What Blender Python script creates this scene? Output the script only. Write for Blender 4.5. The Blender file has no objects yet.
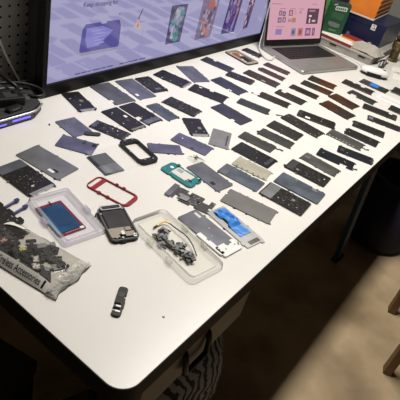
import bpy, bmesh, math, random
from mathutils import Matrix, Vector
C = bpy.context.scene.collection
random.seed(7)
T = 0.75                                   # table top height, metres
R = math.radians
# measured places of the flat things on the table: x, y, heading, length, width (metres, table corner = origin)
Q={1:(0.5264,0.6754,-1.8153,0.1015,0.0517), 2:(0.6434,0.6685,-1.6575,0.1179,0.0696), 3:(0.7282,0.6585,-1.7333,0.1186,0.0648), 4:(0.7951,0.6567,-1.7369,0.0971,0.0562),
   5:(0.8929,0.6533,-1.4086,0.1117,0.0622), 6:(0.9931,0.6470,-1.9471,0.1152,0.0657), 7:(1.1535,0.6600,-1.4265,0.1154,0.0510), 9:(1.4045,0.6668,-1.5245,0.0807,0.0467),
   10:(1.1375,0.5504,-1.3367,0.0959,0.0502), 11:(1.0409,0.5318,-1.6018,0.1155,0.0587), 12:(0.9216,0.5312,-1.3100,0.1171,0.0592), 13:(1.2184,0.5097,-1.4703,0.1292,0.0534),
   14:(1.2964,0.5128,-1.5034,0.1013,0.0388), 15:(1.3671,0.5320,-1.4528,0.0987,0.0412), 17:(1.1045,0.3922,-1.3747,0.1041,0.0459), 18:(1.1843,0.3724,-1.4823,0.1029,0.0511),
   19:(1.2810,0.3684,-1.4760,0.1049,0.0428), 20:(1.3676,0.3595,-1.4325,0.1133,0.0511), 21:(1.3637,0.2470,-1.7085,0.1015,0.0627), 22:(1.4421,0.3719,-1.4050,0.1020,0.0566),
   23:(1.2666,0.2304,-1.6999,0.1152,0.0650), 24:(1.5642,0.2726,-1.4788,0.1196,0.0590), 25:(1.6560,0.2376,-1.5504,0.1127,0.0579), 26:(1.7189,0.1428,-1.4886,0.0718,0.0828),
   27:(1.4805,0.2224,-1.5931,0.1035,0.0525), 28:(1.4226,0.1294,-1.3509,0.1228,0.0530), 29:(1.5142,0.0837,-1.4787,0.0773,0.0588), 30:(1.3411,0.0849,-1.3259,0.1127,0.0449),
   31:(1.2369,0.1023,-1.3532,0.1052,0.0499), 32:(1.1521,0.0939,-1.4354,0.1054,0.0528), 33:(1.0837,0.1213,-1.5221,0.1098,0.0545), 34:(1.0184,0.0622,-1.3034,0.1044,0.0454),
   35:(0.9385,0.0901,-1.3962,0.1051,0.0503), 36:(0.8666,0.1066,-1.5765,0.1040,0.0482), 37:(0.7927,0.1073,-1.4943,0.1152,0.0599), 38:(0.7077,0.0877,-1.4868,0.1209,0.0624),
   39:(0.6328,0.0885,-1.4918,0.1136,0.0688), 40:(0.5324,0.1285,-1.3849,0.1193,0.0604), 41:(0.4450,0.1085,-1.7587,0.1240,0.0516), 42:(0.3840,0.1337,-1.7045,0.1337,0.0571),
   44:(0.5502,0.2534,-1.7126,0.1070,0.0554), 47:(0.6152,0.2041,-1.4653,0.1092,0.0519), 48:(0.6698,0.2091,-1.3336,0.0939,0.0586), 49:(0.7365,0.2417,-1.5059,0.1127,0.0594),
   50:(0.8055,0.2741,-1.4647,0.1020,0.0461), 51:(0.8763,0.2537,-1.4565,0.1026,0.0457), 52:(0.9467,0.2620,-1.5049,0.1015,0.0562), 53:(1.0306,0.2469,-1.6346,0.1321,0.0563),
   54:(1.1189,0.2397,-1.2840,0.1242,0.0529), 56:(0.9908,0.4025,-1.3247,0.1022,0.0443), 57:(0.8768,0.4104,-1.6175,0.1153,0.0617), 58:(0.7229,0.3431,-1.0883,0.0536,0.0927),
   59:(0.7103,0.4191,-2.1792,0.0922,0.0536), 60:(0.6297,0.3690,-1.3727,0.1016,0.0518), 61:(0.5492,0.3922,-0.6781,0.0841,0.0414), 62:(0.7699,0.5163,-1.4250,0.1067,0.0534),
   63:(0.6929,0.5240,-1.6584,0.0903,0.0444), 64:(0.5648,0.5490,-1.6094,0.1133,0.0562), 65:(0.6301,0.5482,-1.6007,0.1098,0.0585), 66:(0.4930,0.5277,-1.2853,0.0934,0.0438),
   67:(0.4279,0.5821,-1.6793,0.0781,0.0563), 68:(0.3793,0.5173,-1.0654,0.0861,0.0535), 69:(0.2802,0.4990,-1.4582,0.1207,0.0639), 70:(0.2067,0.4797,-1.5528,0.1138,0.0678),
   45:(0.4947,0.2960,-1.5783,0.0935,0.0498), 43:(0.4405,0.2252,-1.3673,0.1000,0.0506), 8:(1.3099,0.6562,-1.7027,0.1279,0.0833), 72:(0.1877,0.3367,-1.7695,0.1454,0.0906),
   720:(0.1777,0.3398,-1.7382,0.0918,0.0544), 73:(0.3804,0.4255,-1.7595,0.0772,0.0510), 730:(0.4021,0.4289,-1.7215,0.1018,0.1071), 74:(0.4798,0.4172,-1.7871,0.1036,0.0571),
   75:(0.3201,0.3428,-1.4052,0.1067,0.0502), 76:(0.2485,0.2619,-2.0183,0.0966,0.0553), 77:(0.3001,0.1471,-1.7513,0.1896,0.0882), 78:(0.1191,0.1235,-2.5892,0.0649,0.0162),
   79:(0.0804,0.2922,-1.3976,0.1828,0.1044), 82:(1.5810,0.1272,-1.5138,0.1314,0.0770), 46:(0.5787,0.3162,-1.8236,0.0381,0.0442)}
CAM=(-0.33253,-0.20356,1.38000)
CAMR=((0.588201,-0.776499,0.225981),(-0.362115,-0.502740,-0.784936),(0.723112,0.379869,-0.576895))

# ------------------------------------------------------------------ materials
def mat(name, col, rough=.5, metal=0., spec=.5, emit=None, es=1.):
    m = bpy.data.materials.new(name); m.use_nodes = True
    b = m.node_tree.nodes['Principled BSDF']
    b.inputs['Base Color'].default_value = (*col, 1)
    b.inputs['Roughness'].default_value = rough
    b.inputs['Metallic'].default_value = metal
    b.inputs['Specular IOR Level'].default_value = spec
    if emit:
        b.inputs['Emission Color'].default_value = (*emit, 1); b.inputs['Emission Strength'].default_value = es
    return m
def nt(m): return m.node_tree.nodes, m.node_tree.links, m.node_tree.nodes['Principled BSDF']
def mottle(m, c1, c2, scale, detail=4, lo=.4, hi=.6, bump=0.):
    N, L, b = nt(m)
    tc = N.new('ShaderNodeTexCoord'); no = N.new('ShaderNodeTexNoise'); cr = N.new('ShaderNodeValToRGB')
    no.inputs['Scale'].default_value = scale; no.inputs['Detail'].default_value = detail
    cr.color_ramp.elements[0].position = lo; cr.color_ramp.elements[1].position = hi
    cr.color_ramp.elements[0].color = (*c1, 1); cr.color_ramp.elements[1].color = (*c2, 1)
    L.new(tc.outputs['Object'], no.inputs['Vector']); L.new(no.outputs['Fac'], cr.inputs['Fac']); L.new(cr.outputs['Color'], b.inputs['Base Color'])
    if bump:
        bp = N.new('ShaderNodeBump'); bp.inputs['Strength'].default_value = bump; bp.inputs['Distance'].default_value = .004
        L.new(no.outputs['Fac'], bp.inputs['Height']); L.new(bp.outputs['Normal'], b.inputs['Normal'])
    return m
def panelmat(name, col, rough, metal, var=.25):
    m = mat(name, col, rough, metal)
    return mottle(m, tuple(c*(1-var) for c in col), tuple(c*(1+var) for c in col), 22, 3, .35, .65)
def speckmat(name, base, speck, scale, thr):
    m = mat(name, base, .3); N, L, b = nt(m)
    tc = N.new('ShaderNodeTexCoord'); no = N.new('ShaderNodeTexNoise'); cr = N.new('ShaderNodeValToRGB')
    no.inputs['Scale'].default_value = scale; no.inputs['Detail'].default_value = 2
    cr.color_ramp.elements[0].position = thr; cr.color_ramp.elements[1].position = thr+.03
    cr.color_ramp.elements[0].color = (*base, 1); cr.color_ramp.elements[1].color = (*speck, 1)
    L.new(tc.outputs['Object'], no.inputs['Vector']); L.new(no.outputs['Fac'], cr.inputs['Fac']); L.new(cr.outputs['Color'], b.inputs['Base Color'])
    return m
def clear(name, white=.12, gloss=.25, tint=(1,1,1), rough=.08, bump=0., bscale=60):
    m = bpy.data.materials.new(name); m.use_nodes = True; N, L = m.node_tree.nodes, m.node_tree.links
    N.remove(N['Principled BSDF']); out = N['Material Output']
    tr = N.new('ShaderNodeBsdfTransparent'); tr.inputs['Color'].default_value = (*tint, 1)
    gl = N.new('ShaderNodeBsdfGlossy'); gl.inputs['Roughness'].default_value = rough
    df = N.new('ShaderNodeBsdfDiffuse'); df.inputs['Color'].default_value = (.8*tint[0], .8*tint[1], .8*tint[2], 1)
    lw = N.new('ShaderNodeLayerWeight'); lw.inputs['Blend'].default_value = gloss
    m1 = N.new('ShaderNodeMixShader'); m1.inputs['Fac'].default_value = white
    m2 = N.new('ShaderNodeMixShader')
    L.new(tr.outputs[0], m1.inputs[1]); L.new(df.outputs[0], m1.inputs[2])
    L.new(lw.outputs['Fresnel'], m2.inputs['Fac']); L.new(m1.outputs[0], m2.inputs[1]); L.new(gl.outputs[0], m2.inputs[2])
    L.new(m2.outputs[0], out.inputs['Surface'])
    if bump:
        tc = N.new('ShaderNodeTexCoord'); no = N.new('ShaderNodeTexNoise'); no.inputs['Scale'].default_value = bscale
        bp = N.new('ShaderNodeBump'); bp.inputs['Strength'].default_value = bump; bp.inputs['Distance'].default_value = .01
        L.new(tc.outputs['Object'], no.inputs['Vector']); L.new(no.outputs['Fac'], bp.inputs['Height'])
        L.new(bp.outputs['Normal'], gl.inputs['Normal']); L.new(bp.outputs['Normal'], lw.inputs['Normal'])
    return m
def wood(name, c1, c2, scale=14):
    m = mat(name, c1, .5); N, L, b = nt(m)
    tc = N.new('ShaderNodeTexCoord'); mp = N.new('ShaderNodeMapping'); no = N.new('ShaderNodeTexNoise'); cr = N.new('ShaderNodeValToRGB')
    mp.inputs['Scale'].default_value = (scale, scale, 1.2); no.inputs['Scale'].default_value = 3; no.inputs['Detail'].default_value = 5
    cr.color_ramp.elements[0].color = (*c1, 1); cr.color_ramp.elements[1].color = (*c2, 1)
    L.new(tc.outputs['Object'], mp.inputs['Vector']); L.new(mp.outputs[0], no.inputs['Vector']); L.new(no.outputs['Fac'], cr.inputs['Fac']); L.new(cr.outputs['Color'], b.inputs['Base Color'])
    return m
M = dict(
 black=panelmat('black_glass', (.012,.011,.012), .3, 0), ink=panelmat('ink_glass', (.009,.011,.018), .25, 0),
 graphite=panelmat('graphite_plate', (.12,.125,.15), .42, .5, .2), slate=panelmat('slate_plate', (.15,.155,.215), .42, .5, .2),
 navy=panelmat('navy_glass', (.035,.037,.060), .33, .2), steelblue=panelmat('steel_blue_plate', (.10,.12,.155), .38, .5, .3),
 steel=panelmat('steel_plate', (.19,.195,.205), .42, .6, .15), violet=panelmat('violet_grey_plate', (.105,.105,.175), .42, .4, .2),
 plum=panelmat('plum_black_glass', (.028,.020,.024), .3, .1), charcoal=panelmat('charcoal_plate', (.027,.025,.025), .36, .2),
 orange_reflection=panelmat('painted_reflection_plate', (.05,.022,.012), .28, .2, .5), gray=panelmat('dull_grey_plate', (.075,.075,.072), .45, .3, .3),  # brown base colour paints the orange box's reflection onto dark panels
 gray2=panelmat('plain_grey_plate', (.135,.13,.128), .5, .4, .08), silver=panelmat('silver_plate', (.36,.36,.36), .4, .5, .06),
 silver2=panelmat('brushed_silver_plate', (.24,.24,.25), .42, .5, .1), beige=panelmat('beige_plate', (.36,.34,.27), .5, .2, .1),
 dim=panelmat('dim_grey_plate', (.055,.057,.056), .4, .4, .25), teal=panelmat('dark_teal_plate', (.03,.042,.05), .34, .3),
 white=mat('white_plastic', (.78,.78,.77), .4), offwhite=mat('off_white_plastic', (.6,.59,.55), .5),
 speck=speckmat('black_board_with_specks', (.012,.011,.011), (.42,.41,.38), 260, .66),
 pcb=speckmat('dark_circuit_board', (.045,.045,.047), (.22,.22,.22), 200, .64),
 metal=mat('bright_metal', (.62,.62,.62), .3, .9), dmetal=mat('dark_metal', (.12,.12,.125), .4, .8),
 gold=mat('gold_foil', (.55,.36,.10), .35, .7), copper=mat('copper_foil', (.42,.17,.08), .4, .6),
 blue=mat('blue_tape', (.022,.20,.62), .45), red=mat('red_plastic', (.27,.010,.018), .35), darkred=mat('dark_red_film', (.15,.008,.025), .35),
 bluefilm=panelmat('blue_film', (.012,.07,.17), .22, .2, .25), cyan=mat('cyan_edge', (.05,.30,.42), .3),
 blackp=mat('black_plastic', (.011,.011,.011), .4, 0, .3), greyp=mat('grey_plastic', (.16,.16,.165), .5), dgreyp=mat('dark_grey_plastic', (.038,.038,.042), .5, 0, .3),
 tealp=mat('teal_green_plastic', (.004,.16,.17), .4), tan=mat('tan_flex_film', (.30,.26,.21), .5), indigo=mat('indigo_flex_film', (.03,.035,.16), .4),
 pink=mat('pink_foil', (.6,.25,.25), .5), yellow=mat('yellow_foil', (.6,.5,.12), .4),
 alu=mat('aluminium', (.42,.42,.41), .38, .7), key=mat('black_keys', (.012,.012,.013), .5),
 brass=mottle(mat('aged_brass', (.3,.22,.1), .5, .7), (.07,.05,.022), (.20,.145,.065), 30),
 card=mottle(mat('grey_cardboard', (.33,.31,.28), .8), (.30,.28,.25), (.36,.34,.31), 18), orange=mottle(mat('orange_card', (.75,.20,.02), .5), (.70,.18,.015), (.82,.24,.03), 8),
 brownside=wood('brown_printed_card', (.32,.10,.025), (.48,.16,.035), 6), crumpled=mat('crumpled_cream_paper', (.40,.37,.32), .8), navycard=mat('navy_card', (.010,.014,.05), .35), greencard=mat('green_card', (.008,.075,.03), .4),
 lime=mat('light_green_print', (.10,.26,.08), .5), paper=mat('white_paper', (.75,.73,.68), .8), redp=mat('red_print', (.25,.03,.03), .5), orangep=mat('orange_print', (.75,.30,.08), .5),
 edge=mat('black_edge_band', (.012,.009,.008), .6, 0, .12), apron=mat('taupe_laminate', (.17,.14,.11), .5),
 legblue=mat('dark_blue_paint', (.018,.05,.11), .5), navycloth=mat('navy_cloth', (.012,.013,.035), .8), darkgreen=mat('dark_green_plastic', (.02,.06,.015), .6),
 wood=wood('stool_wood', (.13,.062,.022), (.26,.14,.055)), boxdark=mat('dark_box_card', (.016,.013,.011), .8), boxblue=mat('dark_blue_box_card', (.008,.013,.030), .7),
 clear=clear('clear_plastic', .10, .22), clearfilm=clear('clear_film', .05, .05, (1,1,1), .10), lilac=clear('lilac_clear_plastic', .28, .14, (.95,.94,1), .2),
 milky=clear('milky_clear_plastic', .16, .12, (.98,.98,.96), .25), sealfilm=clear('shiny_seal_film', .40, .22, (.97,.97,.95), .12),
 bagfilm=clear('crinkled_bag_film', .04, .17, (.90,.89,.87), .10, .45, 24),
)
M['table'] = mottle(mat('white_laminate', (.8,.78,.74), .32), (.70,.685,.65), (.735,.72,.685), 5, 6, .3, .7)
M['concrete'] = mottle(mat('tan_concrete', (.5,.4,.27), .85), (.29,.21,.12), (.60,.455,.285), 3.6, 9, .33, .64, .2)
M['ceil'] = mat('ceiling_paint', (.07,.07,.07), .9); M['rwall'] = mat('pale_wall_paint', (.30,.30,.27), .85)
def pegboard():
    m = mat('pegboard', (.66,.62,.56), .6); N, L, b = nt(m)
    g = N.new('ShaderNodeNewGeometry'); sp = N.new('ShaderNodeSeparateXYZ'); L.new(g.outputs['Position'], sp.inputs[0])
    def mth(op, a, bv=None):
        n = N.new('ShaderNodeMath'); n.operation = op
        for i, v in enumerate((a, bv)):
            if v is None: continue
            if isinstance(v, (int, float)): n.inputs[i].default_value = v
            else: L.new(v, n.inputs[i])
        return n.outputs[0]
    def cell(o, off):
        f = mth('FRACT', mth('DIVIDE', mth('ADD', o, off), .0252)); return mth('MULTIPLY', mth('SUBTRACT', f, .5), .0252)
    x = cell(sp.outputs['X'], -.4145+.0126+.0252*200); z = cell(sp.outputs['Z'], -.9475+.0126+.0252*200)
    d = mth('SQRT', mth('ADD', mth('MULTIPLY', x, x), mth('MULTIPLY', z, z)))
    s = mth('LESS_THAN', d, .0034)
    mx = N.new('ShaderNodeMixRGB'); mx.inputs[1].default_value = (.66,.62,.56,1); mx.inputs[2].default_value = (.004,.004,.004,1)
    L.new(s, mx.inputs[0]); L.new(mx.outputs[0], b.inputs['Base Color']); return m
M['peg'] = pegboard()

# ------------------------------------------------------------------ helpers
LAST = [None]
def link(name, me, m, parent=None):
    o = bpy.data.objects.new(name, me); C.objects.link(o)
    if m is not None: me.materials.append(m if not isinstance(m, str) else M[m])
    if parent: o.parent = parent
    LAST[0] = o
    return o
def tag(o, label, cat, group=None):
    o['label'] = label; o['category'] = cat
    if group: o['group'] = group
    return o
def thing(name, label, cat, loc=(0,0,0), rot=0, group=None):
    o = bpy.data.objects.new(name, None); C.objects.link(o); o.location = loc; o.rotation_euler = (0,0,rot); o.empty_display_size = .02
    return tag(o, label, cat, group)
def struct(o): o['kind'] = 'structure'; return o
def place(o, loc, rot=0): o.location = loc; o.rotation_euler = (0,0,rot); return o
def bev(o, w, seg=2, ang=40):
    if w:
        b = o.modifiers.new('bevel', 'BEVEL'); b.width = w; b.segments = seg; b.limit_method = 'ANGLE'; b.angle_limit = R(ang)
    return o
def frombm(name, bm, m, parent=None, smooth=False):
    me = bpy.data.meshes.new(name); bmesh.ops.recalc_face_normals(bm, faces=bm.faces[:]); bm.to_mesh(me); bm.free()
    if smooth:
        for p in me.polygons: p.use_smooth = True
    return link(name, me, m, parent)
def boxbm(bm, x0, x1, y0, y1, z0, z1, mx=None):
    vs = [bm.verts.new(v) for v in ((x0,y0,z0),(x1,y0,z0),(x1,y1,z0),(x0,y1,z0),(x0,y0,z1),(x1,y0,z1),(x1,y1,z1),(x0,y1,z1))]
    for f in ((0,3,2,1),(4,5,6,7),(0,1,5,4),(1,2,6,5),(2,3,7,6),(3,0,4,7)): bm.faces.new([vs[i] for i in f])
    if mx is not None: bmesh.ops.transform(bm, matrix=mx, verts=vs)
    return vs
def box(name, x0, x1, y0, y1, z0, z1, m, parent=None, bw=0., mx=None):
    bm = bmesh.new(); boxbm(bm, x0, x1, y0, y1, z0, z1, mx); return bev(frombm(name, bm, m, parent), bw)
def prismbm(bm, pts, z0, z1):
    a = [bm.verts.new((x,y,z0)) for x, y in pts]; b = [bm.verts.new((x,y,z1)) for x, y in pts]; n = len(pts)
    bm.faces.new(a[::-1]); bm.faces.new(b)
    for i in range(n): bm.faces.new((a[i], a[(i+1)%n], b[(i+1)%n], b[i]))
def prism(name, pts, z0, z1, m, parent=None, bw=.0003):
    bm = bmesh.new(); prismbm(bm, pts, z0, z1); return bev(frombm(name, bm, m, parent), bw, 1)
def rrect(L, W, r, n=5, cx=0, cy=0):
    out = []
    for sx, sy, a0 in ((1,-1,-90),(1,1,0),(-1,1,90),(-1,-1,180)):
        for k in range(n+1):
            a = R(a0 + 90*k/n); out.append((cx+sx*(L/2-r)+r*math.cos(a), cy+sy*(W/2-r)+r*math.sin(a)))
    return out
def outline(L, W, r=.002, notches=()):
    """rounded rectangle walked counter-clockwise; a notch is (side, t0, t1, depth): depth > 0 cuts in, < 0 sticks out"""
    out = []
    def side(nm, p, q, inward):
        ns = sorted([n for n in notches if n[0] == nm], key=lambda n: n[1])
        d = (q[0]-p[0], q[1]-p[1]); ln = math.hypot(*d); e = (d[0]/ln, d[1]/ln)
        c0 = (p[0]+e[0]*r, p[1]+e[1]*r); c1 = (q[0]-e[0]*r, q[1]-e[1]*r)
        out.append(c0)
        for _, t0, t1, dep in ns:
            for t, k in ((t0,0),(t0,1),(t1,1),(t1,0)):
                out.append((p[0]+d[0]*t+inward[0]*dep*k, p[1]+d[1]*t+inward[1]*dep*k))
        out.append(c1)
        # rounded corner mid point
        out.append((q[0]-e[0]*r*.3+inward[0]*r*.3, q[1]-e[1]*r*.3+inward[1]*r*.3))
    a, b, c, d = (-L/2,-W/2),(L/2,-W/2),(L/2,W/2),(-L/2,W/2)
    side('v0', a, b, (0,1)); side('u1', b, c, (-1,0)); side('v1', c, d, (0,-1)); side('u0', d, a, (1,0))
    return out
def tube(name, pts, r, m, parent=None, seg=8, cyc=False):
    cu = bpy.data.curves.new(name, 'CURVE'); cu.dimensions = '3D'; cu.bevel_depth = r; cu.bevel_resolution = 2; cu.use_fill_caps = True
    s = cu.splines.new('NURBS'); s.points.add(len(pts)-1); s.use_endpoint_u = True; s.order_u = 3; s.resolution_u = seg; s.use_cyclic_u = cyc
    for p, q in zip(s.points, pts): p.co = (*q, 1)
    t = bpy.data.objects.new(name, cu); C.objects.link(t)
    me = bpy.data.meshes.new_from_object(t.evaluated_get(bpy.context.evaluated_depsgraph_get())); bpy.data.objects.remove(t)
    for p in me.polygons: p.use_smooth = True
    me.materials.clear(); me.name = name
    return link(name, me, m, parent)
def text(name, s, size, m, parent=None, ext=.0003, align='LEFT'):
    cu = bpy.data.curves.new(name, 'FONT'); cu.body = s; cu.size = size; cu.extrude = ext; cu.align_x = align
    t = bpy.data.objects.new(name, cu); C.objects.link(t)
    me = bpy.data.meshes.new_from_object(t.evaluated_get(bpy.context.evaluated_depsgraph_get())); bpy.data.objects.remove(t)
    me.materials.clear(); me.name = name
    return link(name, me, m, parent)
def loft(name, rings, m, parent=None, cap0=True, cap1=True, smooth=True):
    bm = bmesh.new(); prev = None
    for ring in rings:
        vs = [bm.verts.new(p) for p in ring]
        if prev:
            for i in range(len(vs)): bm.faces.new((prev[i], prev[(i+1)%len(vs)], vs[(i+1)%len(vs)], vs[i]))
        elif cap0: bm.faces.new(vs[::-1])
        prev = vs
    if cap1: bm.faces.new(prev)
    return frombm(name, bm, m, parent, smooth)
def lathe(name, prof, m, parent=None, n=24, cap=True):
    prof = [(max(r, .0004), z) for r, z in prof]
    return loft(name, [[(r*math.cos(2*math.pi*k/n), r*math.sin(2*math.pi*k/n), z) for k in range(n)] for r, z in prof], m, parent, cap, cap)
def ringframe(name, outer, inner, z0, z1, m, parent=None, bw=.0006):
    bm = bmesh.new(); n = len(outer)
    A = [bm.verts.new((x,y,z0)) for x,y in outer]; B = [bm.verts.new((x,y,z1)) for x,y in outer]
    D = [bm.verts.new((x,y,z0)) for x,y in inner]; E = [bm.verts.new((x,y,z1)) for x,y in inner]
    for i in range(n):
        j = (i+1) % n
        bm.faces.new((A[i],A[j],B[j],B[i])); bm.faces.new((D[j],D[i],E[i],E[j])); bm.faces.new((B[i],B[j],E[j],E[i])); bm.faces.new((A[j],A[i],D[i],D[j]))
    return bev(frombm(name, bm, m, parent), bw, 1)

# ------------------------------------------------------------------ the setting
struct(box('floor', -2.2, 3.6, -2.6, .86, -.05, 0, 'concrete'))
struct(box('wall_back', -2.2, 3.6, .847, .90, 0, 2.6, 'peg'))
struct(box('wall_right', 3.0, 3.06, -2.6, .847, 0, 2.6, 'rwall'))
struct(box('ceiling', -2.2, 3.6, -2.6, .9, 2.6, 2.65, 'ceil'))

# work table: rounded corner, black edge band, drawer hung below
TX, TY = 2.62, .84
tb = thing('work_table', 'long white laminate work table with black edges covered in phone parts', 'table', (0,0,0))
def tabletop_pts(o=0.):
    r = .035-o; out = []
    for cx, cy, a0 in ((TX-.035, .035, -90), (TX-.035, TY-.035, 0), (.035, TY-.035, 90), (.035, .035, 180)):
        for k in range(9):
            a = R(a0+90*k/8); out.append((cx+r*math.cos(a), cy+r*math.sin(a)))
    return out
prism('tabletop', tabletop_pts(.0016), T-.038, T, 'table', tb, .0004)
ringframe('edge_band', tabletop_pts(0), tabletop_pts(.0016), T-.040, T-.0004, M['edge'], tb, 0)
for x in (.05, TX-.05):
    for y in (.05, TY-.05): box('leg', x-.02, x+.02, y-.02, y+.02, 0, T-.028, 'edge', tb, .003)
box('rear_rail', .07, TX-.07, TY-.07, TY-.05, T-.09, T-.028, 'edge', tb)
dr = prism('drawer', [(.05,.001),(.365,.001),(.365,.42),(.05,.42)], T-.121, T-.0405, 'apron', tb, .002)
han = tube('drawer_handle', [(.158,.004,T-.048),(.158,-.004,T-.052),(.158,-.008,T-.090),(.164,-.009,T-.098),(.190,-.009,T-.098),(.218,-.009,T-.098),(.224,-.008,T-.090),(.224,-.004,T-.052),(.224,.004,T-.048)], .0055, 'blackp', dr)

# ------------------------------------------------------------------ monitor standing on the table against the wall
TVY = .742
def emis(name, col, s=1., rough=.12, spec=.5): return mat(name, (.01,.01,.012), rough, 0, spec, col, s)
M['screen'] = emis('lavender_screen', (.30,.285,.49), .95, .05, 1.0)
M['lapscreen'] = emis('pink_screen', (.66,.36,.44), .95, .15)
tv = thing('monitor', 'large black framed monitor showing a lavender shopping page, against the pegboard', 'monitor', (.449, TVY, T))
tvw, tvh = 1.135, .66
box('back_housing', 0, tvw, .012, .05, .012, tvh-.01, 'blackp', tv, .004)
ringframe('bezel', [(0,0),(tvw,0),(tvw,tvh),(0,tvh)], [(.017,.034),(tvw-.02,.034),(tvw-.02,tvh-.016),(.017,tvh-.016)], -.012, .012, mat('matt_black_bezel', (.008,.008,.008), .35, 0, .15), tv, .002)
bz = LAST[0]; bz.rotation_euler = (R(90),0,0)
for x in (.2, tvw-.2): box('stand_foot', x-.012, x+.012, -.004, .055, 0, .014, 'blackp', tv, .003)
sc = box('screen', .016, tvw-.019, -.003, .012, .033, tvh-.015, 'screen', tv)
def scr_poly(name, pts, col, s=1., dy=0.):                     # a picture shown on the screen
    m = emis(name, col, s, .08); bm = bmesh.new()
    f = [bm.verts.new((x-.449, -.0032-dy, z)) for x, z in pts]; g = [bm.verts.new((x-.449, -.0026, z)) for x, z in pts]
    bm.faces.new(f); bm.faces.new(g[::-1]); n = len(pts)
    for i in range(n): bm.faces.new((f[i], f[(i+1)%n], g[(i+1)%n], g[i]))
    return frombm(name, bm, m, sc)
scr_poly('product_picture', [(.588,.176),(.639,.177),(.645,.171),(.662,.172),(.664,.177),(.711,.176),(.719,.159),(.721,.106),(.716,.098),(.58,.100),(.573,.106),(.578,.163)], (.085,.075,.28))
scr_poly('picture_rim', [(.580,.101),(.716,.099),(.712,.093),(.70,.090),(.579,.092),(.571,.098)], (.26,.25,.36), 1, .0002)
scr_poly('picture_reflection', [(.592,.165),(.650,.166),(.690,.150),(.640,.112),(.600,.112),(.590,.135)], (.20,.19,.50), 1, .0004)  # lighter overlay paints a reflection on the glass into the picture
for k in range(5): scr_poly('picture_line', [(.61+.004*k,.157-.009*k),(.66,.158-.009*k),(.66,.155-.009*k),(.61+.004*k,.154-.009*k)], (.27,.26,.56), 1, .0006)
scr_poly('stick_picture', [(.786,.170),(.790,.168),(.803,.198),(.801,.200)], (.05,.045,.13))
scr_poly('tan_picture', [(.776,.146),(.782,.162),(.787,.173),(.792,.168),(.797,.156),(.804,.150),(.803,.139),(.795,.135),(.789,.143)], (.50,.33,.30))
scr_poly('tan_picture_shade', [(.786,.150),(.791,.158),(.795,.150),(.790,.145)], (.30,.17,.16), 1, .0003)
scr_poly('screen_rule', [(.8155,.135),(.8168,.135),(.8168,.045),(.8155,.045)], (.22,.2,.42))
def card(pts, base, blobs):
    scr_poly('phone_picture', pts, base)
    (x0,z0),(x1,z1) = pts[0], pts[2]; rnd = random.Random(int(x0*1000))
    for col, n in blobs:
        for k in range(2*n):
            cx = x0+(x1-x0)*(.16+.68*rnd.random()); cz = z0+(z1-z0)*(.1+.8*rnd.random()); a = rnd.random()*3; w = .004+.007*rnd.random(); h = .006+.013*rnd.random()
            p = [(cx+w*math.cos(t+a)*(.7+.6*rnd.random()), max(min(cz+h*math.sin(t+a)*(.7+.6*rnd.random()), z0-.004), z1+.004)) for t in [2*math.pi*q/7 for q in range(7)]]
            scr_poly('picture_patch', p, col, 1, .0003+.00004*k)
card([(.934,.196),(1.016,.196),(1.012,.073),(.936,.073)], (.06,.055,.13), [((.05,.22,.22),7),((.22,.22,.36),6),((.36,.35,.45),4),((.10,.06,.10),4)])
card([(1.097,.205),(1.194,.203),(1.189,.066),(1.094,.066)], (.17,.13,.22), [((.40,.11,.08),5),((.30,.26,.36),6),((.10,.06,.12),6)])
card([(1.262,.195),(1.350,.190),(1.345,.066),(1.256,.066)], (.05,.035,.15), [((.08,.05,.24),6),((.32,.15,.22),4),((.22,.22,.38),4)])
card([(1.402,.190),(1.446,.188),(1.440,.070),(1.408,.068)], (.14,.07,.14), [((.42,.30,.40),3),((.05,.03,.08),3)])
M['ink_text'] = emis('dark_screen_text', (.05,.045,.14))
tx = text('heading_text', 'Keep shopping for', .0165, 'ink_text', sc, .0002); tx.rotation_euler = (R(90),0,0); tx.location = (.124, -.0034, .221)
tx = text('small_text', 'c', .014, 'ink_text', sc, .0002); tx.rotation_euler = (R(90),0,0); tx.location = (.257, -.0034, .189)
for x, w in ((.565,.018),(.586,.022),(.611,.014),(.628,.03),(.661,.02),(.684,.024),(.735,.02),(.758,.03),(.79,.024),(.82,.03)):
    scr_poly('caption_mark', [(x,.0445),(x+w,.0445),(x+w,.0405),(x,.0405)], (.10,.09,.24))

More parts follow.
